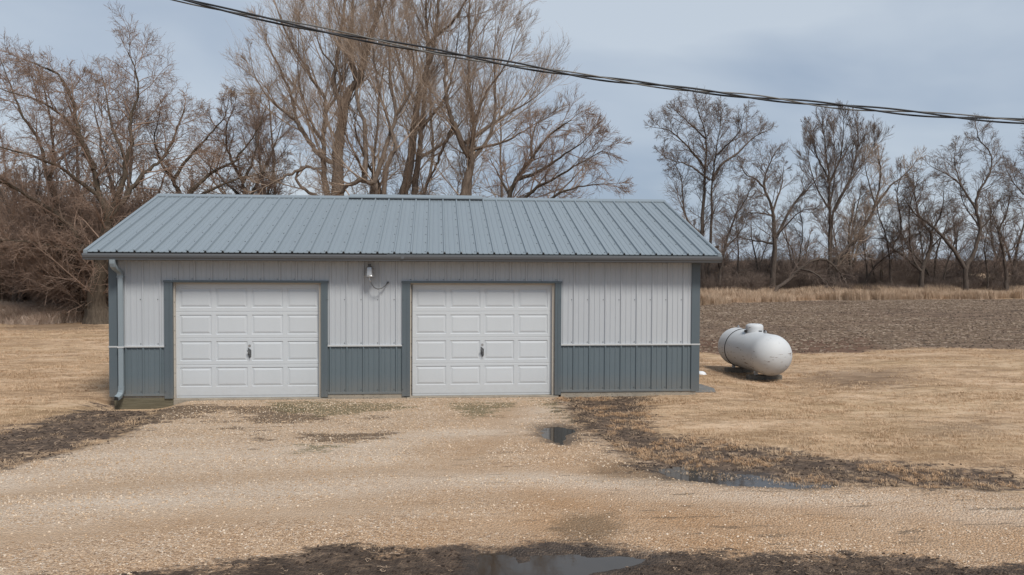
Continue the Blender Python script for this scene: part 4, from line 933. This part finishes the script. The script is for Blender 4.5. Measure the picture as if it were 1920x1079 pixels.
tree('hackberry_tree', 'leaning bare tree with second trunk just left of the flared trunk', 'tree', 21.5, [
    ([(158, 606), (152, 560), (142, 500), (120, 430), (95, 350), (75, 270)], 30, 8),
    ([(120, 430), (70, 380), (20, 350), (-30, 335)], 12, 4), ([(142, 500), (90, 470), (30, 455), (-30, 450)], 12, 4),
    ([(95, 350), (100, 280), (90, 200), (70, 130)], 8, 2), ([(75, 270), (40, 210), (15, 150), (0, 110)], 7, 2), ([(150, 540), (110, 500), (60, 480), (0, 475)], 5, 2)],
    12, MA, spread=3.5, dens=2.6, tro=(-.02, 0, .0), tro2=(0, 0, -.02), m=(8, 7, 2), ang=50, l1=.45, rmin=.0055, tmin=.15, wander=.1, l1max=3.3)
tree('elm_tree', 'low spreading bare tree over the left end of the ridge', 'tree', 23, [
    ([(352, 560), (350, 450), (340, 380), (325, 340)], 20, 10), ([(325, 340), (350, 300), (385, 262), (420, 222), (428, 190)], 8, 2),
    ([(340, 380), (390, 330), (440, 300), (480, 250), (500, 200)], 9, 2), ([(345, 400), (410, 350), (470, 330), (530, 320)], 8, 2), ([(330, 350), (300, 300), (290, 260), (300, 215)], 7, 2)],
    13, MA, spread=3.5, dens=2.0, tro=(0, 0, .01), m=(8, 7, 2), ang=46, l1=.4, rmin=.0055, wander=.1, l1max=2.8)
tree('elm_tree', 'reddish brown bare tree filling the gap left of the tall cottonwoods', 'tree', 26, [
    ([(470, 560), (472, 450), (465, 380), (455, 340)], 18, 9), ([(455, 340), (430, 290), (425, 240), (440, 200)], 8, 2), ([(465, 370), (500, 310), (520, 260), (530, 225)], 8, 2),
    ([(460, 350), (478, 290), (480, 240), (470, 190)], 7, 2), ([(468, 390), (420, 340), (390, 310), (370, 290)], 7, 2)],
    14, MA, spread=3.5, dens=2.0, tro=(0, 0, .04), m=(8, 7, 2), ang=38, l1=.42, rmin=.0055, wander=.08, l1max=2.8)
# --- tall trees behind the garage
tree('cottonwood_tree', 'tall bare cottonwood with dark forked trunk behind the left door', 'tree', 22, [
    ([(632, 420), (634, 367), (634, 293), (641, 234), (653, 176), (673, 148), (684, 109), (700, 55), (712, 0), (720, -60)], 29, 7),
    ([(641, 234), (637, 195), (626, 156), (637, 78), (645, 20), (648, -60)], 13, 4), ([(661, 160), (661, 117), (655, 78), (662, 20), (665, -40)], 12, 4),
    ([(612, 420), (610, 344), (606, 273), (610, 215), (606, 184), (579, 137), (544, 78), (520, 20)], 14, 3),
    ([(636, 345), (630, 312), (598, 289), (571, 254), (555, 227), (548, 188), (528, 137), (505, 90)], 13, 3),
    ([(612, 380), (587, 367), (555, 336), (571, 314), (598, 322), (608, 350)], 8, 6), ([(571, 316), (530, 334), (500, 350), (480, 358)], 7, 3),
    ([(610, 215), (640, 150), (600, 90), (590, 20)], 7, 2), ([(555, 227), (510, 190), (480, 150), (470, 110)], 7, 2), ([(606, 273), (580, 220), (560, 150), (560, 60)], 6, 2)],
    21, MM, spread=3.5, dens=1.45, tro=(0, 0, .07), tro2=(0, 0, .07), m=(8, 7, 2), ang=34, l1=.55, rmin=.0048, tmin=.2, wander=.05, l1max=4.2)
tree('cottonwood_tree', 'bare cottonwood whose thick barky limb arches low beside the ridge vent', 'tree', 20.5, [
    ([(706, 420), (708, 363), (700, 346), (684, 339), (660, 345), (645, 356), (637, 364)], 16, 11),
    ([(704, 344), (723, 281), (741, 219), (735, 170), (731, 156), (731, 98), (723, 47), (710, 0)], 11, 4),
    ([(684, 345), (684, 242), (669, 184), (676, 120), (690, 60)], 12, 3), ([(727, 420), (727, 312), (741, 273), (715, 190), (706, 148), (700, 90)], 13, 4),
    ([(741, 219), (770, 170), (775, 110), (765, 50)], 7, 2), ([(684, 300), (650, 260), (640, 200)], 6, 2)],
    22, MM, spread=3., dens=1.4, tro=(0, 0, .07), m=(8, 7, 2), ang=34, l1=.55, rmin=.0048, tmin=.2, wander=.05, l1max=3.7)
tree('cottonwood_tree', 'tallest pale cottonwood rising between the two doors behind the ridge vent', 'tree', 25, [
    ([(756, 420), (759, 360), (774, 273), (782, 195), (794, 148), (809, 105), (817, 59), (822, 0), (826, -60)], 21, 7),
    ([(780, 420), (778, 352), (784, 300), (790, 242), (798, 160), (801, 78), (798, 0), (796, -50)], 14, 5),
    ([(801, 90), (840, 50), (870, 10), (890, -40)], 8, 3), ([(782, 195), (750, 130), (740, 70), (735, 10)], 8, 3), ([(809, 105), (790, 50), (770, 0)], 7, 3),
    ([(778, 310), (840, 262), (870, 225), (900, 190)], 8, 2), ([(790, 242), (830, 190), (850, 130), (860, 60)], 8, 2)],
    23, MM, spread=4, trunk_names=2, dens=1.5, tro=(0, 0, .09), m=(8, 7, 2), ang=34, l1=.55, rmin=.0048, tmin=.2, wander=.05, l1max=4.2)
tree('maple_tree', 'bare tree with many upright stems right of the ridge vent', 'tree', 23, [
    ([(870, 420), (872, 360), (884, 305), (868, 273), (852, 234), (841, 203), (835, 150), (838, 90)], 22, 5),
    ([(878, 420), (880, 340), (884, 280), (888, 234), (880, 176), (880, 78), (880, 20), (884, -20)], 15, 4), ([(880, 260), (938, 223), (997, 188), (1025, 165)], 9, 2),
    ([(884, 300), (920, 250), (930, 180), (925, 110), (935, 50)], 9, 2), ([(852, 234), (830, 280), (817, 312), (800, 350)], 8, 6), ([(888, 234), (915, 170), (950, 120), (965, 70)], 7, 2),
    ([(884, 290), (950, 265), (1000, 235), (1030, 220)], 7, 2)],
    24, MM, spread=3.5, trunk_names=2, dens=1.5, tro=(0, 0, .07), m=(8, 7, 2), ang=34, l1=.55, rmin=.0048, tmin=.2, wander=.05, l1max=3.7)
tree('mulberry_tree', 'low sprawling bare tree leaning right over the right half of the roof', 'tree', 20, [
    ([(950, 430), (954, 371), (970, 335), (997, 297), (1036, 250), (1070, 226)], 13, 3), ([(965, 345), (1010, 322), (1060, 290), (1095, 266), (1110, 250)], 9, 2),
    ([(975, 420), (990, 365), (1040, 335), (1100, 300), (1134, 281)], 10, 2), ([(1000, 420), (1040, 370), (1095, 350), (1150, 345)], 9, 2), ([(997, 297), (1000, 250), (1015, 220)], 6, 2), ([(960, 360), (930, 320), (915, 290)], 6, 2)],
    25, MA, spread=3., trunk_names=1, dens=2.0, tro=(.02, 0, .0), m=(8, 7, 2), ang=36, l1=.4, rmin=.0052, tmin=.15, wander=.08, l1max=2.4)
# --- tree line beyond the field
kr = dict(rmin=.0075, wander=.085, rcap=.035)
def rt_(label, Y, limbs, seed, nm='field_tree', mats=MR, **k):
    q = dict(kr); q.update(spread=3., dens=2.3, m=(7, 6, 2), ang=45, l1=.42, l1max=2.7, tro=(0, 0, .03)); q.update(k)
    tree(nm, label, 'tree', Y, limbs, seed, mats, **q)
rt_('broad-crowned bare tree directly right of the garage roof peak', 50, [
    ([(1320, 560), (1318, 500), (1316, 445), (1320, 375), (1322, 316), (1324, 258), (1312, 219), (1305, 196)], 12, 2), ([(1322, 322), (1297, 285), (1262, 250), (1228, 240)], 6, 2),
    ([(1334, 560), (1333, 440), (1336, 343), (1342, 290), (1350, 240), (1352, 210)], 8, 2), ([(1336, 328), (1355, 308), (1382, 289), (1414, 258), (1438, 246)], 7, 2), ([(1322, 340), (1290, 310), (1255, 300), (1240, 290)], 5, 1.5),
    ([(1316, 445), (1285, 405), (1277, 336), (1264, 308)], 6, 2), ([(1324, 268), (1285, 225), (1262, 205)], 4, 1.5), ([(1340, 300), (1385, 250), (1395, 215)], 4, 1.5)], 31, spread=3.5)
rt_('thin leaning double-stemmed tree close behind the right eave', 49, [
    ([(1350, 560), (1350, 520), (1359, 468), (1375, 414), (1398, 375), (1410, 350)], 7, 2), ([(1318, 450), (1340, 470), (1348, 500), (1352, 530)], 6, 5), ([(1362, 460), (1385, 440), (1402, 400)], 4, 1.5)], 32)
rt_('stout low-branched tree with crooked right limb above the propane tank', 50, [
    ([(1447, 560), (1449, 538), (1452, 452), (1449, 398), (1433, 351), (1440, 315), (1452, 290)], 14, 3), ([(1460, 433), (1487, 386), (1519, 351), (1542, 324)], 8, 2), ([(1437, 360), (1414, 335), (1398, 328), (1388, 308)], 5, 1.5),
    ([(1449, 472), (1414, 452), (1382, 445)], 5, 1.5), ([(1449, 398), (1465, 350), (1470, 310)], 5, 1.5), ([(1460, 433), (1500, 398), (1540, 392)], 4, 1.5), ([(1449, 420), (1410, 400), (1380, 405)], 4, 1.5)], 33, dens=2.1)
rt_('straight tall tree with upright fan crown in the middle of the far row', 51, [
    ([(1554, 560), (1556, 484), (1556, 394), (1554, 336), (1548, 277), (1542, 231)], 10, 2), ([(1560, 490), (1563, 398), (1593, 336), (1608, 277), (1608, 238)], 6, 2), ([(1556, 360), (1575, 300), (1582, 240), (1580, 216)], 5, 1.5),
    ([(1554, 336), (1530, 290), (1520, 240)], 4, 1.5), ([(1556, 394), (1530, 350), (1516, 300), (1515, 265)], 4, 1.5), ([(1563, 398), (1600, 330), (1635, 285), (1640, 260)], 5, 1.5), ([(1556, 380), (1566, 320), (1562, 250)], 4, 1.5)], 34, tro=(0, 0, .1), dens=2.4, ang=32)
rt_('thick leaning tree with reddish twigs right of the tall fan-crowned tree', 49.5, [
    ([(1562, 550), (1569, 491), (1608, 445), (1639, 390), (1651, 336), (1648, 300)], 13, 3), ([(1566, 520), (1590, 470), (1600, 420), (1612, 370)], 7, 2), ([(1639, 390), (1670, 350), (1700, 325), (1720, 300)], 6, 2), ([(1645, 370), (1625, 330), (1620, 290)], 4, 1.5)], 35,
    mats=(M['bark_r'], M['twig_m']), dens=1.7, ang=34)
rt_('slender dark stem standing alone between the leaning tree and the clump', 52, [([(1671, 560), (1669, 503), (1663, 452), (1647, 402), (1642, 365)], 6, 2)], 36)
rt_('tangled clump of crooked stems left of the V-shaped tree', 50, [
    ([(1730, 560), (1729, 511), (1744, 468), (1744, 437), (1725, 410), (1715, 367), (1712, 330)], 12, 2), ([(1722, 505), (1694, 480), (1674, 464), (1690, 433), (1682, 367), (1690, 330)], 7, 2), ([(1715, 500), (1709, 472), (1705, 398), (1717, 350)], 5, 1.5),
    ([(1744, 437), (1765, 400), (1770, 350)], 5, 1.5), ([(1744, 468), (1770, 440), (1795, 420)], 4, 1.5)], 37)
rt_('V-shaped tree with two heavy crooked limbs near the right edge', 49, [
    ([(1812, 560), (1811, 507), (1826, 476), (1838, 429), (1830, 394), (1838, 355), (1857, 324), (1857, 290), (1836, 262), (1832, 245)], 12, 2), ([(1808, 500), (1790, 472), (1752, 429), (1717, 402), (1700, 380)], 10, 4),
    ([(1830, 392), (1803, 351), (1783, 332), (1744, 312)], 6, 2), ([(1838, 440), (1860, 405), (1870, 385)], 4, 1.5), ([(1803, 351), (1790, 310), (1792, 270)], 4, 1.5), ([(1832, 420), (1806, 380), (1800, 350)], 4, 1.5)], 38)
rt_('broken-topped crooked tree at the far right of the row', 50, [
    ([(1886, 560), (1887, 523), (1881, 472), (1873, 437), (1888, 398), (1894, 367)], 9, 3), ([(1882, 480), (1900, 466), (1908, 440)], 4, 2), ([(1875, 440), (1864, 420), (1860, 412)], 4, 1.5)], 39)
rt_('tree whose limbs reach in from beyond the right edge', 50, [
    ([(1975, 560), (1965, 480), (1950, 420), (1935, 380), (1905, 350), (1888, 320)], 12, 2), ([(1950, 420), (1960, 350), (1950, 290), (1955, 240)], 7, 2), ([(1935, 380), (1925, 330), (1930, 270)], 5, 1.5)], 40)
rt_('arched fallen tree in the brush behind the propane tank', 48.5, [
    ([(1455, 545), (1475, 528), (1500, 505), (1530, 488), (1555, 492), (1580, 520), (1592, 545)], 9, 4), ([(1500, 505), (1530, 515), (1560, 540)], 5, 2)], 41, nm='fallen_tree', tro=(0, 0, -.05), dens=1.8, l1=.3)
for q, (b, lab) in enumerate((([(1378, 560), (1385, 470), (1380, 420), (1386, 375)], 'slim sapling between the eave trees and the stout tree'), ([(1500, 560), (1497, 500), (1505, 440), (1500, 395)], 'slim sapling behind the arched fallen tree'), ([(1628, 560), (1625, 500), (1618, 450), (1624, 400)], 'slim sapling under the leaning reddish tree'),
                              ([(1770, 560), (1772, 510), (1790, 450), (1785, 400)], 'slim sapling inside the arms of the V-shaped tree'), ([(1850, 560), (1852, 520), (1846, 470), (1852, 430)], 'slim sapling between the V-shaped and the broken-topped trees'), ([(1610, 560), (1640, 500), (1700, 455), (1720, 420)], 'slim strongly leaning sapling left of the tangled clump'))):
    rt_(lab, 53, [(b, 5, 2)], 60 + q, nm='sapling', dens=2.2, l1=.55)

# --- generic winter trees for the wood behind, copied from a few built ones
def generic(seed, h, mats, multi=3):
    r = np.random.default_rng(seed); limbs = []
    for k in range(multi):
        a = r.uniform(0, 6.28); ln = r.uniform(.05, .3); hh = h * r.uniform(.6, .9); n = 7; P = np.zeros((n, 3)); P[0] = (.25 * math.cos(a), .25 * math.sin(a), -.2); d = np.array([math.cos(a) * ln, math.sin(a) * ln, 1.])
        for i in range(1, n): d = norm(d + r.normal(0, .16, 3) + [0, 0, .08]); P[i] = P[i - 1] + d * hh / (n - 1)
        limbs.append(spline(P, np.linspace(.13, .03, n) * (1 + .3 * r.random()), 3, .02, r))
    V1, Q1 = merge([tubes(P[None], R_[None], 7) for P, R_ in limbs]); tr_ = npmesh('trunk', V1, Q1, True); tr_.materials.append(mats[0])
    V, Q = crown(limbs, r, dens=1.5, m=(6, 5, 2), rmin=.008, l1=.36, ang=40, tro=(0, 0, .03), wander=.14, tmin=.2, l1max=3.); cr_ = npmesh('crown', V, Q, True); cr_.materials.append(mats[1])
    return tr_, cr_
gens = [generic(201, 8.5, MA, 3), generic(202, 9.5, MR, 3), generic(203, 7.5, MA, 4), generic(204, 15.5, MM, 3)]
def place(g, x, y, s, rz, label, grp='bare trees in the wood behind the garage'):
    root = tag(empty('woodland_tree', (x, y, -.12), rz), label, 'tree', grp); root.scale = (s, s, s)
    link('trunk', gens[g][0], None, root); o = link('crown', gens[g][1], None, root); o['kind'] = 'stuff'
WB = [(-19, 32, 1.35, 0), (-15.5, 28, 1.25, 2), (-13, 36, 1.4, 1), (-9, 30, 1.15, 0), (-6, 34, 1.25, 2), (-3, 31, 1.05, 1), (-17, 24, 1.0, 2), (-11.5, 25.5, 1.05, 0), (-13.2, 23.5, .9, 1), (-16, 33, 1.3, 0), (-21, 38, 1.5, 2), (-10.5, 38, 1.3, 0), (-15, 22.5, .75, 2), (-5, 27, .9, 0), (0, 36, .85, 0), (3, 31, .8, 2), (6.5, 34, .9, 1), (9.5, 30, .75, 2), (12.5, 33, .8, 0), (15.5, 31, .7, 2), (-7.5, 24, .7, 2), (-22, 27, .9, 1)]
for i, (x, y, s, g) in enumerate(WB):
    lab = ('brown background tree crowded in the dense wood left of the flared trunk', 'background tree in the dense wood between the flared trunk and the cottonwoods', 'small background tree glimpsed between the tall cottonwood trunks above the roof', 'small background tree behind the sprawling tree over the right half of the roof')[0 if x < -10.5 else 1 if x < -1 else 2 if x < 8 else 3]
    place(g, x, y, s, i * 1.3, lab)
for i, (x, y, s) in enumerate(((-2.5, 30, .9), (3.4, 33, 1.1), (8.6, 31, .9))):
    place(3, x, y, s, 1 + i * 1.9, 'tall pale background tree ' + ('left of the dark forked cottonwood', 'showing between the forked and the tallest cottonwoods', 'right of the tallest cottonwood')[i], 'tall background trees among the cottonwoods')
for i, (px, s) in enumerate(((1190, .62), (1215, .55), (1240, .6), (1270, .6))):
    c = atY(px, 500, 62); place(i % 3, c[0], 62, s * 1.25, i * 2.1, ('first', 'second', 'third', 'fourth')[i] + ' from the left of four small distant trees above the right ridge end', 'distant trees past the right ridge end')

for i, (px, Y_, s) in enumerate(((1290, 58, 1.1), (1365, 60, .95), (1420, 57, .8), (1500, 62, 1.05), (1530, 58, .7), (1600, 60, 1.1), (1650, 57, .8), (1700, 62, 1.0), (1760, 58, .9), (1800, 63, 1.15), (1865, 58, .95), (1905, 61, 1.2), (1580, 66, 1.3), (1690, 68, 1.25))):
    c = atY(px, 500, Y_); place((i * 2) % 3, c[0], Y_, s, i * 2.4, 'thinner second-row bare tree ' + ('behind the broad-crowned tree by the roof peak', 'just right of the leaning double-stemmed tree', 'left of the stout low-branched tree', 'between the stout tree and the fan-crowned tree', 'short and close behind the arched fallen tree', 'behind the thick leaning reddish tree', 'short and right of the leaning reddish tree', 'behind the tangled clump of stems', 'in the gap between the clump and the V-shaped tree', 'behind the V-shaped tree', 'between the V-shaped and broken-topped trees', 'behind the broken-topped tree at the edge', 'farthest back behind the fan-crowned tree', 'farthest back left of the tangled clump')[i], 'second row of trees past the field')
# --- brush
def bush(seed, n=26, h=2.2, rmin=.007, drp=.0, r0=.012, wn=.1):
    r = np.random.default_rng(seed); S = np.column_stack([r.normal(0, .45, n), r.normal(0, .45, n), np.full(n, -.1)]); Dr = norm(np.column_stack([r.normal(0, .45, n), r.normal(0, .45, n), np.ones(n)]))
    P1, R1 = grow(S, Dr, h * r.uniform(.6, 1.1, n), np.full(n, r0), np.full(n, rmin), 5, wn, (0, 0, -.02 - drp), r); parts = [tubes(P1, R1, 4)]
    a, b, c, t = spawn(P1, R1, 9, .15, 38, .7, r); P2, R2 = grow(a, b, h * r.uniform(.2, .5, len(t)), np.maximum(c, rmin), np.full(len(t), rmin * .8), 3, .1, (0, 0, -drp), r); parts.append(tubes(P2, R2, 3))
    a, b, c, t = spawn(P2, R2, 6, .15, 45, .7, r); P3, R3 = grow(a, b, h * r.uniform(.08, .25, len(t)), np.full(len(t), rmin * .8), np.full(len(t), rmin * .6), 2, .17, (0, 0, -drp), r); parts.append(tubes(P3, R3, 3))
    V, Q = merge(parts); me = npmesh('bush', V, Q, True); me.materials.append(M['brush']); return D.objects.new('bush', me)
M['brush_dark'] = bark('dark_brush_stems', (.1, .077, .064), (.28, .215, .178), 3)
BR = [bush(300 + i, 26, 2.2, .0085) for i in range(4)]
for b_ in BR: b_.data.materials[0] = M['brush_dark']
P = pts(14, 110, 0, 1, 640); P[:, 1] = 48 + (P[:, 0] - 14) * .04 + rng.uniform(0, 16, len(P))
s = (.15 + .65 * vnoise(P, .3, 2) + .3 * rng.random(len(P)) + .9 * (rng.random(len(P)) > .94))
scatter('brush_thicket', np.column_stack([P, np.full(len(P), -.12)]), s, rng.uniform(0, 6.28, len(P)), BR)
P = np.vstack([pts(-32, 12.5, 24, 40, 500), pts(-22, -8, 22.5, 30, 170)]); P = P[~((P[:, 0] < -8.5) & (P[:, 1] < 27 + (P[:, 0] + 8) * -.25))]
scatter('understory_brush', np.column_stack([P, np.full(len(P), -.12)]), np.where(P[:, 0] < -7, rng.uniform(1., 2.2, len(P)), rng.uniform(.7, 1.5, len(P))), rng.uniform(0, 6.28, len(P)), [bush(320 + i, 26, 2.2, .008, .03) for i in range(3)])
BL = []
for i in range(3):
    b_ = bush(360 + i, 40, 2.2, .0055, .0, .0085, .055); b_.data.materials[0] = M['twig_a']; BL.append(b_)
P = pts(-26, -7.5, 22., 30, 520); P = P[(P[:, 1] > 22.4 + np.minimum(np.maximum(-(P[:, 0] + 9), 0) * 1.3, 3.6)) ]
scatter('twig_thicket', np.column_stack([P, np.full(len(P), -.12)]), rng.uniform(.9, 2.3, len(P)), rng.uniform(0, 6.28, len(P)), BL)
P = pts(-350, 500, 240, 300, 1400)
scatter('distant_treeline', np.column_stack([P, np.full(len(P), -.12)]), rng.uniform(1.2, 2.4, len(P)), rng.uniform(0, 6.28, len(P)), [bush(340, 30, 2.0, .02)])

# fallen stick against the flared trunk
c0, c1 = gnd(146, 600), atY(163, 573, 19.2); mb = MB(tuple(c0)); mb.tube([c0, (c0 + c1) / 2 + [0, 0, .02], c1], [.05, .045, .035], 7); tag(mb.build('fallen_branch', M['bark'], smooth='all'), 'dark fallen branch propped beside the flared trunk', 'branch')

# ------------------------------------------------------------------ twisted overhead service cable
CY = CAM[1] + 4.3
kp = [(340, 1), (500, 37), (660, 67), (830, 99), (1000, 130), (1200, 160), (1450, 186), (1700, 210), (1920, 229)]
W = np.array([atY(a, b, CY) for a, b in kp]); xs = W[:, 0]; co = np.polyfit(xs, W[:, 2], 3)
def cz(x):
    lo, hi = xs[0] - .3, xs[-1] + .3; xc = min(max(x, lo), hi); v = np.polyval(co, xc); sl_ = np.polyval(np.polyder(co), xc); return v + sl_ * (x - xc)
cable = tag(empty('overhead_cable', (float(W[4][0]), CY, float(W[4][2]))), 'twisted black and bare service cable crossing the sky above the garage', 'power cable')
X = np.linspace(xs[0] - 5, xs[-1] + 5, 900)
for s_, (nm, m) in enumerate((('insulated_conductor', M['cable_dark']), ('insulated_conductor', M['cable_dark']), ('neutral_conductor', M['cable_bare']))):
    ph = X * 2 * math.pi / 1.15 + .8 * np.sin(X * 1.7 + .4) + s_ * 2.094
    amp = .0082 + .0055 * (np.sin(X * 2.3 + s_) * .5 + .5)
    P = np.column_stack([X, CY + amp * np.cos(ph), np.array([cz(x) for x in X]) + amp * np.sin(ph)])
    org = np.array(cable.location); V, Q = tubes(P[None] - org, np.full((1, len(X)), .005 if s_ < 2 else .0038), 7)
    link(nm, npmesh(nm, V, Q, True), m, cable)

# ------------------------------------------------------------------ litter
r = np.random.default_rng(5); ls = []
for i in range(7):
    P1 = np.cumsum(np.vstack([[0, 0, .01], np.column_stack([r.normal(0, .025, 6), r.normal(0, .02, 6), r.normal(.004, .008, 6)])]), 0); V, Q = tubes(P1[None], np.full((1, 7), .0028), 4)
    me = npmesh('stalk', V, Q); me.materials.append(M['tall_blade']); ls.append(D.objects.new('stalk', me))
P = pts(-4, 16, -10, -.2, 9000); P = P[inview(P, 300)]; Zp = zones(P); P = P[((Zp['z_mud'] > .5) | (Zp['z_leaf'] > .6) | (Zp['z_moss'] > .6)) & (Zp['z_wet'] < .45)]; P = P[:1100]
scatter('straw_litter', np.column_stack([P, zat(P)]), r.uniform(.3, .9, len(P)), r.uniform(0, 6.28, len(P)), ls)
for o in D.objects:
    if '_w' in o: del o['_w']
